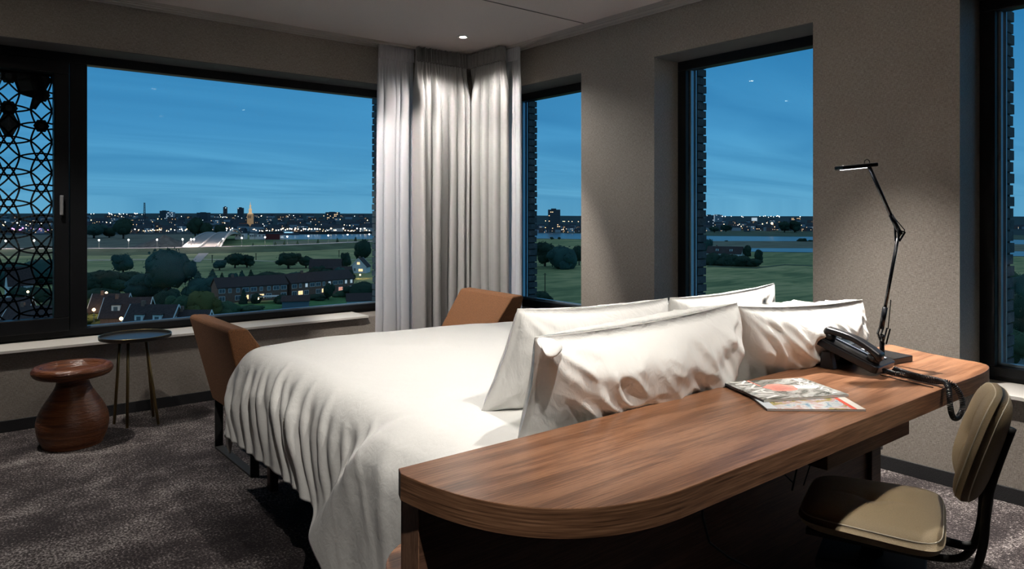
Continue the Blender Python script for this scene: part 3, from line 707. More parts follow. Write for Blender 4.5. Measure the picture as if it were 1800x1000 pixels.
# ------------------------------------------------------------------ desk lamp
lamp = empty('desk_lamp', (2.79, 1.22, .75), 'slim black articulated desk lamp on a square base at the far end of the desk', 'desk lamp')
m = MB(); m.prism([(2.672, 1.172), (2.855, 1.150), (2.895, 1.285), (2.705, 1.298)], .7505, .772); m.build('base', M_blackm, lamp, bevel=.002)
def V_(px, py, t_):    # a point t_ metres ahead of the eye, read off the photo
    dx = (px-900)/1261; dz = (377-py)/1261; s_, c_ = math.sin(TH), math.cos(TH)
    return Vector(((s_+dx*c_)*t_, (c_-dx*s_)*t_, HC+dz*t_))
tl = 2.685
J0 = V_(1551, 626, tl); J1 = V_(1550, 600, tl); K1 = V_(1547, 588, tl); K2 = V_(1578, 419, tl); K3 = V_(1579, 400, tl); K4 = V_(1527, 291, tl)
MB().tube([J0-Vector((0, 0, .012)), J1], .0085, 16).build('post', M_blackm, lamp, smooth=True)
MB().tube([V_(1549, 578, tl), V_(1556, 540, tl)], .0095, 14).build('lower_sleeve', M_blackm, lamp, smooth=True)
MB().tube([V_(1555, 545, tl), K2], .0062, 14).build('lower_arm', M_blackm, lamp, smooth=True)
MB().tube([V_(1583, 412, tl), V_(1566, 378, tl)], .0085, 14).build('upper_sleeve', M_blackm, lamp, smooth=True)
MB().tube([V_(1567, 381, tl), K4], .0066, 14).build('upper_arm', M_blackm, lamp, smooth=True)
off = Vector((-.0, 0, 0)); ax = Vector((math.sin(TH), math.cos(TH), 0))
for sg in (-1, 1):
    e = ax*.011*sg
    m = MB(); m.bar(V_(1545, 586, tl)+e, V_(1551, 604, tl)+e, .009, .004, ax); m.bar(V_(1545, 588, tl)+e, V_(1550, 574, tl)+e, .009, .004, ax); m.build('lower_knuckle', M_blackm, lamp)
    m = MB(); m.bar(V_(1576, 397, tl)+e, V_(1577, 424, tl)+e, .009, .004, ax); m.bar(V_(1588, 408, tl)+e, V_(1578, 424, tl)+e, .007, .004, ax); m.bar(V_(1576, 404, tl)+e, V_(1588, 408, tl)+e, .006, .004, ax); m.build('elbow', M_blackm, lamp)
    MB().tube([V_(1555, 604, tl)+e, V_(1562, 577, tl)+e], .003, 8).build('lower_link', M_blackm, lamp)
MB().tube([V_(1561, 578, tl), V_(1566, 527, tl)], .0018, 8).build('tension_rod', M_blackm, lamp)
MB().tube([V_(1569, 379, tl), V_(1590, 404, tl), V_(1589, 410, tl)], .0018, 8).build('tension_rod', M_blackm, lamp)
MB().sphere(V_(1550, 592, tl), .011).build('joint', M_blackm, lamp, smooth=True)
hA, hB = V_(1474, 295.5, tl-.02), V_(1536, 289.5, tl+.01)
m = MB(); m.bar(hA, hB, .052, .015); m.build('lamp_head', M_blackm, lamp, bevel=.004)
d_ = Vector((0, 0, -.0085)); m = MB(); m.bar(hA.lerp(hB, .12)+d_, hA.lerp(hB, .72)+d_, .034, .0015); m.build('led_panel', M_led, lamp)
hc = V_(1524, 286, tl); rt = Vector((math.cos(TH), -math.sin(TH), 0))
MB().tube([hc+rt*.010*math.cos(a)+Vector((0, 0, .012*math.sin(a))) for a in [math.pi*k/12 for k in range(-1, 14)]], .0015, 6).build('handle_ring', M_blackm, lamp)
MB().tube([(2.705, 1.245, .773), (2.66, 1.27, .765), (2.60, 1.29, .755), (2.52, 1.325, .7535), (2.47, 1.36, .7535)], .002, 6).build('power_cord', M_black, lamp, smooth=True)

# ------------------------------------------------------------------ tan desk chair
ch = empty('desk_chair', (0, 0, 0), 'tan leatherette desk chair with a black tubular frame, pushed in under the desk', 'chair')
def pad(m, w_, d_, th, r, crease=None, n=40):
    """cushion with rounded plan, top at z=0"""
    def fn(a, v, sg):
        U, V = a*2-1, v*2-1
        # superellipse mapping of the square to the rounded outline
        k = max(abs(U), abs(V)); L = (abs(U)**6+abs(V)**6)**(1/6) if k else 1
        x = U*(k/L if L else 1)*w_/2*(1-.09*V); y = V*(k/L if L else 1)*d_/2
        e = max(0, 1-k**8)**.5
        z = sg*th/2*e+sg*.010*(1-k**2)
        if sg > 0 and crease:
            for (cx_, cy_) in crease:
                q = math.hypot((x-cx_), (y-cy_)); z -= .012*math.exp(-(q/.035)**2)
                z -= .004*math.exp(-((x-cx_)/.008)**2)*math.exp(-((y-cy_)/.08)**2)
        return Vector((x, y, z-th/2))
    return lambda sg: (lambda a, v: fn(a, v, sg))
f = pad(None, .42, .375, .062, .06, [(-.0, .0)])
m = MB(); m.grid(f(1), 60, 60); m.grid(f(-1), 60, 60)
for i, v in enumerate(m.v): m.v[i] = (v[0], v[1], v[2]+.455)
st = m.build('seat', M_tan, ch, smooth=True); wd = st.modifiers.new('w', 'WELD'); wd.merge_threshold = .0008
ring = []
for k in range(96):
    a = 2*math.pi*k/96; U, V = math.cos(a), math.sin(a); q = max(abs(U), abs(V)); U /= q; V /= q; L = (abs(U)**6+abs(V)**6)**(1/6)
    ring.append((U/L*.42/2*.965*(1-.09*V/L), V/L*.375/2*.965, .4405))
MB().tube(ring, .0018, 6, closed=True).build('stitching', M_thread, st)
# backrest, local x = width, local z = height, front faces +y
BW, BH, BT = .38, .30, .06
def bk(sg):
    def fn(a, v):
        U, V = a*2-1, v*2-1; k = max(abs(U), abs(V)); L = (abs(U)**4.5+abs(V)**4.5)**(1/4.5) if k else 1
        wloc = 1-.10*V*(1 if V > 0 else .2)
        x = U*(k/L if L else 1)*BW/2*wloc; z = V*(k/L if L else 1)*BH/2; e = max(0, 1-k**8)**.5
        y = sg*(BT/2*e+.012*(1-k*k)) - .03*(x/.2)**2*0 + .028*(x/.2)**2
        if sg > 0: y -= .013*math.exp(-((z+.0)/.030)**2-(x/.05)**2)+.005*math.exp(-(x/.006)**2)*math.exp(-(z/.10)**2)
        return Vector((x, y, z))
    return fn
BM = Matrix.Translation((0, -.275, .675)) @ Matrix.Rotation(math.radians(17), 4, 'X')
m = MB(); m.grid(bk(1), 50, 50); m.grid(bk(-1), 50, 50); m.v = [tuple(BM @ Vector(v)) for v in m.v]
bo = m.build('backrest', M_tan, ch, smooth=True); wd = bo.modifiers.new('w', 'WELD'); wd.merge_threshold = .0008
for dyy in (.0155, -.0155):
    ring = []
    for k in range(96):
        a = 2*math.pi*k/96; U, V = math.cos(a), math.sin(a); q = max(abs(U), abs(V)); U /= q; V /= q; L = (abs(U)**4.5+abs(V)**4.5)**(1/4.5); wloc = 1-.10*V*(1 if V > 0 else .2)
        wloc = 1-.10*V/L*(1 if V > 0 else .2); x = U/L*BW/2*wloc*.965; ring.append(BM @ Vector((x, dyy+.028*(x/.2)**2, V/L*BH/2*.965)))
    MB().tube(ring, .0016, 6, closed=True).build('stitching', M_thread, bo)
m = MB(); m.tube([BM @ Vector((x*.001, .038-.010*math.exp(-(x/60)**2), x*.001)) for x in range(-120, 121, 20)], .0014, 5); m.build('stitching', M_thread, bo)
def tube_s(pts, r): 
    P_ = [Vector(p) for p in pts]; out = []
    for i in range(len(P_)-1):
        p0, p1, p2, p3 = P_[max(i-1, 0)], P_[i], P_[i+1], P_[min(i+2, len(P_)-1)]
        for k in range(8): q = k/8; out.append(.5*((2*p1)+(-p0+p2)*q+(2*p0-5*p1+4*p2-p3)*q*q+(-p0+3*p1-3*p2+p3)*q**3))
    out.append(P_[-1]); return MB().tube(out, r, 12)
for sx_ in (-1, 1):
    tube_s([(.08*sx_, -.335, .74), (.08*sx_, -.285, .56), (.08*sx_, -.272, .42), (.08*sx_, -.25, .34), (.08*sx_, -.21, .30), (.08*sx_, -.12, .29), (.08*sx_, 0, .29)], .011).build('back_support', M_flatsteel, ch, smooth=True)
tube_s([(.0, -.15, .385), (0, -.20, .375), (0, -.25, .38), (0, -.275, .43), (0, -.285, .50), (0, -.29, .56)], .012).build('spring_bar', M_flatsteel, ch, smooth=True)
m = MB(); m.box(-.12, .12, -.14, .14, .27, .30); m.build('seat_bracket', M_flatsteel, ch, bevel=.004)
m = MB(); m.box(-.16, .16, -.16, .16, .378, .392); m.build('seat_plate', M_flatsteel, ch)
MB().tube([(0, 0, .30), (0, 0, .38)], .03, 16).build('post', M_flatsteel, ch, smooth=True)
for k, (sx_, sy_) in enumerate(((-1, -1), (1, -1), (1, 1), (-1, 1))):
    MB().tube([(.10*sx_, .11*sy_, .285), (.20*sx_, .20*sy_, .0)], .010, 12).build('leg', M_flatsteel, ch, smooth=True)
ch.location = (2.165, .985, 0); ch.rotation_euler.z = math.radians(20)

# ------------------------------------------------------------------ brown upholstered chairs on flat steel sled frames
def brown_chair():
    r = empty('upholstered_chair', (0, 0, 0), 'x', 'chair')
    # local: faces +x, width along y
    rear = [(-.36, .735), (-.345, .75), (-.275, .745), (-.26, .735), (-.05, .44), (-.05, .30), (-.25, .275)]
    m = MB(); L_ = len(rear)
    m.add([(x, sg*((.335 if z > .6 else .305 if z > .4 else .285)), z) for sg in (-1, 1) for x, z in rear], [tuple(range(L_-1, -1, -1)), tuple(range(L_, 2*L_))]+[(i, (i+1) % L_, L_+(i+1) % L_, L_+i) for i in range(L_)])
    m.build('backrest', M_brownf, r, bevel=.022, seg=3)
    m = MB(); m.box(-.24, .27, -.235, .235, .30, .46); m.build('seat', M_brownf, r, bevel=.035, seg=4)
    for sg in (-1, 1):
        m = MB(); x = -.215*sg
        m.box(x-.022, x+.022, -.29, -.282, 0, .32); m.box(x-.022, x+.022, .282, .29, 0, .32); m.box(x-.022, x+.022, -.282, .282, 0, .010); m.box(x-.022, x+.022, -.282, .282, .295, .305)
        m.build('sled_frame', M_flatsteel, r, bevel=.001)
    return r
c1 = brown_chair(); c1['label'] = 'brown wool upholstered chair seen from behind at the left foot corner of the bed'; c1['group'] = 'brown upholstered chairs by the foot of the bed'
c2 = copy_tree(c1); c2['label'] = 'brown wool upholstered chair, only its lit backrest showing beyond the bed before the curtains'
c1.location = (1.455, 3.86, 0); c1.rotation_euler.z = math.radians(0)
c2.location = (2.80, 4.12, 0); c2.rotation_euler.z = math.radians(180-3)

# ------------------------------------------------------------------ stool and side table
sp = [(a_*.90, b_) for a_, b_ in [(.001, .0), (.15, 0), (.168, .012), (.190, .06), (.200, .11), (.196, .16), (.172, .215), (.135, .27), (.105, .315), (.092, .345), (.092, .365), (.11, .378), (.17, .383), (.205, .392), (.222, .410), (.224, .428), (.212, .444), (.192, .450), (.176, .443), (.158, .424), (.12, .408), (.001, .402)]]
def smooth_prof(p, n=4):
    out = []
    for i in range(len(p)-1):
        p0, p1, p2, p3 = p[max(i-1, 0)], p[i], p[i+1], p[min(i+2, len(p)-1)]
        for k in range(n):
            q = k/n; out.append(tuple(max(.001, .5*(2*p1[j]+(-p0[j]+p2[j])*q+(2*p0[j]-5*p1[j]+4*p2[j]-p3[j])*q*q+(-p0[j]+3*p1[j]-3*p2[j]+p3[j])*q**3)) if j == 0 else .5*(2*p1[j]+(-p0[j]+p2[j])*q+(2*p0[j]-5*p1[j]+4*p2[j]-p3[j])*q*q+(-p0[j]+3*p1[j]-3*p2[j]+p3[j])*q**3) for j in (0, 1)))
    out.append(p[-1]); return out
m = MB(); m.lathe(smooth_prof(sp), 72, (.615, 4.735)); tag(m.build('turned_stool', M_stool, smooth=True), 'turned reddish brown wooden stool with a mushroom-shaped dished seat, before the left window', 'stool')
stb = empty('side_table', (.975, 4.93, 0), 'small round side table with dark tray top and thin brass legs beside the stool', 'table')
m = MB(); m.lathe([(.001, .535), (.195, .535), (.202, .538), (.204, .556), (.199, .556), (.197, .543), (.001, .543)], 64, (.975, 4.93)); m.build('tray_top', M_tray, stb, smooth=False)
MB().tube([(.975+.2015*math.cos(2*math.pi*k/64), 4.93+.2015*math.sin(2*math.pi*k/64), .556) for k in range(64)], .0026, 6, closed=True).build('rim', M_brass, stb, smooth=True)
for (tx_, ty_), (fx, fy) in zip([(.89, 4.94), (.92, 4.86), (1.02, 4.88), (1.04, 4.96)], [(.872, 5.02), (.917, 4.875), (1.085, 4.84), (1.10, 5.04)]):
    MB().tube([(tx_, ty_, .536), (fx, fy, 0)], .0088, 12).build('leg', M_brass, stb, smooth=True)
#EXTERIOR
# ================================================================== the country and the town outside, ground 31 m below the eye
G0 = -30.0
def gt(px, py, z=G0):      # ground point seen at a photo pixel
    t_ = (HC-z)*1261/(py-377); dx = (px-900)/1261; s_, c_ = math.sin(TH), math.cos(TH)
    return Vector(((s_+dx*c_)*t_, (c_-dx*s_)*t_, z))
def far(px, t_, z=G0):
    dx = (px-900)/1261; s_, c_ = math.sin(TH), math.cos(TH); return Vector(((s_+dx*c_)*t_, (c_-dx*s_)*t_, z))
def dep(p): return p[0]*math.sin(TH)+p[1]*math.cos(TH)
def lat(p): return p[0]*math.cos(TH)-p[1]*math.sin(TH)
def sm(a, b_, x): x = min(1, max(0, (x-a)/(b_-a))); return x*x*(3-2*x)
def hill(x, y):           # the town climbs a hill on the far bank, left of the view
    t_ = dep((x, y)); pxl = lat((x, y))/t_*1261+900
    h_l = 22*sm(1180, 2300, t_)+16*sm(2300, 3800, t_)+5*noise.noise(Vector((x/500, y/500, 0)))*sm(1400, 2400, t_)
    k = 1-sm(680, 1100, pxl)*.82
    return G0+h_l*k
def simple(name, c, r=.9, na=.3, ns_=.02, b_=0): return mat(name, c, r, spec=.15, noise_amt=na, nscale=ns_, bump=b_, bscale=.4)
M_grass, t, b, P = base('meadow_grass', .95); b.inputs['Specular IOR Level'].default_value = .05
g = mixc(t, .5, tnoise(t, P, .012, (1, 1, 1), 6, .6), tnoise(t, P, .09, (.5, 1.6, 1), 6, .8))
t.links.new(ramp(t, g, [(.35, (.13, .19, .09)), (.48, (.27, .33, .15)), (.56, (.42, .43, .20)), (.68, (.62, .55, .29))]), b.inputs['Base Color'])
M_bank = simple('dark_riverbank_grass', (.10, .14, .09), ns_=.03)
M_dyke = simple('dyke_slope_grass', (.13, .17, .09), ns_=.05)
M_hill = simple('wooded_hillside', (.028, .055, .06), ns_=.02)
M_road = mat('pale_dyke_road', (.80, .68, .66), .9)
M_path = simple('pale_track', (.50, .46, .30), ns_=.1)
M_water = mat('river_water', (.06, .12, .16), .28, spec=1.0, bump=.02, bscale=.08)
M_leafs = [mat('foliage_%s' % n_, c, .9, spec=.1, noise_amt=.5, nscale=.7) for n_, c in (('dark', (.030, .060, .042)), ('mid', (.055, .11, .065)), ('olive', (.10, .12, .045)), ('bluish', (.04, .095, .085)))]
M_bark = mat('tree_bark', (.03, .025, .02), .9)
M_roof = mat('dark_roof_tiles', (.05, .034, .034), .8, noise_amt=.3, nscale=2)
M_brickh = mat('brown_brick_facade', (.22, .13, .10), .9, noise_amt=.3, nscale=3)
M_white = mat('white_painted_render', (.78, .80, .80), .8)
M_wpane = mat('dim_window_pane', (.10, .14, .17), .2)
M_warm = glow('warm_lit_window', (1, .62, .30), 1.6); M_cool = glow('white_lit_window', (.75, .88, 1), .55); M_pink = glow('pink_lit_window', (1, .42, .30), .8)
M_lampw = glow('warm_street_lamp_globe', (1, .60, .28), 9); M_lampc = glow('pale_street_lamp_globe', (1, .86, .74), 9); M_lampm = glow('violet_fair_light', (.8, .25, 1), 5)
M_post = mat('lamp_post_metal', (.25, .25, .25), .6)
# ground, water, roads
m = MB(); nA = 70; rs = [25, 60, 100, 150, 200, 260, 330, 420, 520, 640, 800, 1000, 1180, 1300, 1450, 1600, 1800, 2000, 2300, 2700, 3200, 3800, 5000, 7000, 11000]
vs = []
for r_ in rs:
    for k in range(nA+1):
        a = math.radians(-25+150*k/nA); x, y = r_*math.sin(a), r_*math.cos(a); vs.append((x, y, hill(x, y)))
m.add(vs, [(i*(nA+1)+k, (i+1)*(nA+1)+k, (i+1)*(nA+1)+k+1, i*(nA+1)+k+1) for i in range(len(rs)-1) for k in range(nA)])
far_i = [len(vs)]; 
m.m = [1 if rs[i] >= 1180 else 0 for i in range(len(rs)-1) for k in range(nA)]
gnd = m.build('meadow', [M_grass, M_hill], smooth=True, o=(0, 0, 0)); tag(gnd, kind='structure')
def strip(name, pts, mt, z, label=None, kind='structure', th=.3):
    m = MB(); P_ = [gt(px, py) for px, py in pts]; n = len(P_)
    m.add([(p.x, p.y, z) for p in P_]+[(p.x, p.y, z-th) for p in P_], [tuple(range(n)), tuple(range(2*n-1, n-1, -1))]+[(i, n+i, n+(i+1) % n, (i+1) % n) for i in range(n)])
    o = m.build(name, mt); tag(o, kind=kind); return o
strip('river', [(455, 421.5), (652, 420.5), (950, 419.5), (1230, 424), (1430, 424.3), (1800, 430), (2300, 440), (2300, 424), (1800, 422), (1430, 416.5), (1230, 415), (1090, 412), (950, 409), (652, 411.5), (455, 413)], M_water, G0+.35)
strip('river_channel', [(1180, 440), (1296, 442.5), (1430, 444), (1800, 451), (2300, 464), (2300, 452), (1800, 442.5), (1430, 437), (1296, 436), (1180, 437)], M_water, G0+.35)
strip('river_bank', [(455, 412.9), (652, 411.3), (950, 408.8), (1090, 411.8), (1230, 414.8), (1430, 416.3), (1800, 421.8), (1800, 414), (1430, 406), (1230, 404), (950, 403), (652, 405.5), (455, 406)], M_bank, G0+.6)
strip('sand_bank', [(1180, 436.8), (1430, 436.8), (1800, 442.3), (2300, 451.8), (2300, 440.3), (1800, 430.2), (1430, 424.6), (1230, 424.3), (1180, 425)], simple('sandbank_grass', (.20, .21, .15), ns_=.05), G0+.5)
strip('far_field', [(-200, 440), (150, 438), (340, 436), (340, 412), (150, 413), (-200, 414)], simple('dull_field', (.20, .19, .14), ns_=.03), G0+.25)
strip('near_river_field', [(480, 434), (640, 427), (700, 425), (700, 422.5), (480, 423.5)], simple('dull_field', (.26, .25, .16), ns_=.03), G0+.28)
strip('field_track', [(150, 459.3), (330, 456.4), (430, 458.6), (520, 461.8), (590, 458.5), (660, 455), (660, 454), (590, 457), (520, 460), (430, 457), (330, 454.6), (150, 456.5)], M_path, G0+.2)
strip('field_ditch', [(1243, 469), (1330, 472), (1380, 466), (1430, 468), (1430, 467), (1380, 464.8), (1330, 470.3), (1243, 467.7)], M_bank, G0+.2)
strip('lawn', [(380, 560), (520, 548), (640, 536), (660, 520), (560, 524), (400, 536)], simple('lawn_grass', (.10, .24, .09), ns_=.2), G0+.2)
# the dyke: a raised bank with a pale road on top
def ridge(name, cl, w0, w1, h_, mt, top=None):
    P_ = [gt(px, py) for px, py in cl]; m = MB(); vs = []
    for i, p in enumerate(P_):
        d = (P_[min(i+1, len(P_)-1)]-P_[max(i-1, 0)]).normalized(); n_ = Vector((-d.y, d.x, 0))
        for off, z in ((-w0, 0), (-w1, h_), (w1, h_), (w0, 0)): q = p+n_*off; vs.append((q.x, q.y, G0+z))
    fs = [(4*i+k, 4*i+k+1, 4*i+5+k, 4*i+4+k) for i in range(len(P_)-1) for k in range(3)]
    m.add(vs, fs); o = m.build(name, mt); tag(o, kind='structure')
    m = MB(); vs = []
    for i, p in enumerate(P_):
        d = (P_[min(i+1, len(P_)-1)]-P_[max(i-1, 0)]).normalized(); n_ = Vector((-d.y, d.x, 0))
        for off in (-w1*.8, w1*.8): q = p+n_*off; vs.append((q.x, q.y, G0+h_+.15))
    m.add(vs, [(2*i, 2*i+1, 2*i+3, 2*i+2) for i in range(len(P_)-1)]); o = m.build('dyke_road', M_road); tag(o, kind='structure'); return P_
ridge('dyke', [(-160, 447), (60, 446), (250, 445), (380, 442), (500, 439), (600, 434), (680, 430)], 32, 5.5, 4.0, M_dyke)
# approach road running down from the bridge
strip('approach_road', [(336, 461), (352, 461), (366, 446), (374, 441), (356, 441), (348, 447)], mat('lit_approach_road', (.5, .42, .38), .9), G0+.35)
# bridge: pale arched deck with parapets over the channel behind the dyke
Lp = []
def lamp_tree(proto_, loc, sc=1, rz=0):
    o = copy_tree(proto_); o.location = loc; o.scale = (sc, sc, sc); o.rotation_euler.z = rz; return o
br = empty('arched_bridge', gt(385, 437), 'pale arched road bridge lit by lamps behind the dyke road', 'bridge')
b0, b1 = gt(350, 443)+Vector((0, 0, 3)), gt(405, 419.5)+Vector((0, 0, 5)); ax_ = (b1-b0); sd = Vector((ax_.y, -ax_.x, 0)).normalized()
M_deck = mat('pale_bridge_concrete', (.55, .52, .50), .7)
def deck(a, off, z): return b0+ax_*a+sd*off+Vector((0, 0, 7*math.sin(math.pi*a)+z))
m = MB(); m.grid(lambda a, v: deck(a, (v-.5)*26, 0), 24, 3); m.grid(lambda a, v: deck(a, (v-.5)*26, -1.2), 24, 3); m.build('deck', mat('lit_bridge_asphalt', (.40, .36, .34), .8), br)
for off in (-13, 0, 13):
    m = MB(); m.grid(lambda a, v: deck(a, off, -1.2+2.6*v), 24, 2); o = m.build('parapet', M_deck, br); s2 = o.modifiers.new('s', 'SOLIDIFY'); s2.thickness = .6
for off in (14.5,):
    m = MB(); m.tube([b0+ax_*a+sd*off+Vector((0, 0, -2+13*math.sin(math.pi*a))) for a in [k/20 for k in range(21)]], .9, 8); m.build('arch_rib', M_deck, br)
# ---- trees
def crown_mesh(seed, h_, w_, kind, leafm, nleaf=900):
    rnd = random.Random(seed); m = MB(); pts = []
    if kind == 'round': blobs = [(0, 0, .56, .37)]+[(rnd.uniform(-.26, .26), rnd.uniform(-.26, .26), rnd.uniform(.32, .80), rnd.uniform(.13, .22)) for _ in range(12)]
    elif kind == 'bush': blobs = [(0, 0, .36, .42)]+[(rnd.uniform(-.36, .36), rnd.uniform(-.36, .36), rnd.uniform(.16, .62), rnd.uniform(.16, .26)) for _ in range(10)]
    elif kind == 'cone': blobs = [(rnd.uniform(-.03, .03), rnd.uniform(-.03, .03), .12+.80*q, .40*(1-q)**.75+.04) for q in [k/8 for k in range(9)]]
    for bx_, by_, bz_, br_ in blobs:
        n, mm = 12, 8; vs = []
        for j in range(mm+1):
            for k in range(n):
                th_, ph_ = math.pi*j/mm, 2*math.pi*k/n; d = Vector((math.sin(th_)*math.cos(ph_), math.sin(th_)*math.sin(ph_), -math.cos(th_)))
                q = br_*(1+.28*noise.noise(d*2.3+Vector((seed, bz_*9, bx_*5))))
                hz = q*(w_/h_ if kind != 'cone' else 1)*.0+q
                vs.append(Vector((bx_*w_+d.x*q*w_, by_*w_+d.y*q*w_, bz_*h_+d.z*q*(h_*1.0 if kind != 'cone' else h_*.55))))
        m.lathe_free(vs, n, mm); pts += vs
    for _ in range(nleaf):
        p = rnd.choice(pts); p = p+Vector((rnd.gauss(0, .035)*w_, rnd.gauss(0, .035)*w_, rnd.gauss(0, .03)*h_)); s_ = rnd.uniform(.014, .034)*w_
        a = Vector((rnd.gauss(0, 1), rnd.gauss(0, 1), rnd.gauss(0, 1))).normalized()*s_; b_ = Vector((rnd.gauss(0, 1), rnd.gauss(0, 1), rnd.gauss(0, 1))).normalized()*s_
        if p.z < h_*.05: continue
        m.add([p-a, p+b_, p+a, p-b_], [(0, 1, 2, 3)])
    return m
protos = {}
def tree(px, by, hpx, wpx, kind, leaf, label, seed, group=None, nleaf=900):
    p = gt(px, by); t_ = dep(p); h_ = hpx*t_/1261; w_ = wpx*t_/1261
    r = empty({'round': 'broadleaf_tree', 'bush': 'shrub', 'cone': 'conifer_tree'}[kind], p, label, 'tree' if kind != 'bush' else 'shrub', group)
    key = (kind, leaf, seed % 3)
    if key not in protos: protos[key] = crown_mesh(seed % 3+{'round': 1, 'bush': 11, 'cone': 21}[kind], 1.0, 1.0, kind, leaf, nleaf).build('crown', M_leafs[leaf], r, smooth=True, o=None).data
    # mesh built at unit size in local space
    me = protos[key]
    for c in list(r.children): bpy.data.objects.remove(c)
    c = bpy.data.objects.new('crown', me); C.objects.link(c); c.parent = r; c.scale = (w_, w_, h_)
    if kind != 'bush':
        q = bpy.data.objects.new('trunk', trunk_me); C.objects.link(q); q.parent = r; q.scale = (w_, w_, h_)
    r.rotation_euler.z = seed*1.7; return r
_tm = MB().tube([(0, 0, 0), (.01, .0, .25), (.0, .01, .5)], [.045, .035, .02], 8).build('trunk', M_bark, None, o=(0, 0, 0)); trunk_me = _tm.data; bpy.data.objects.remove(_tm)
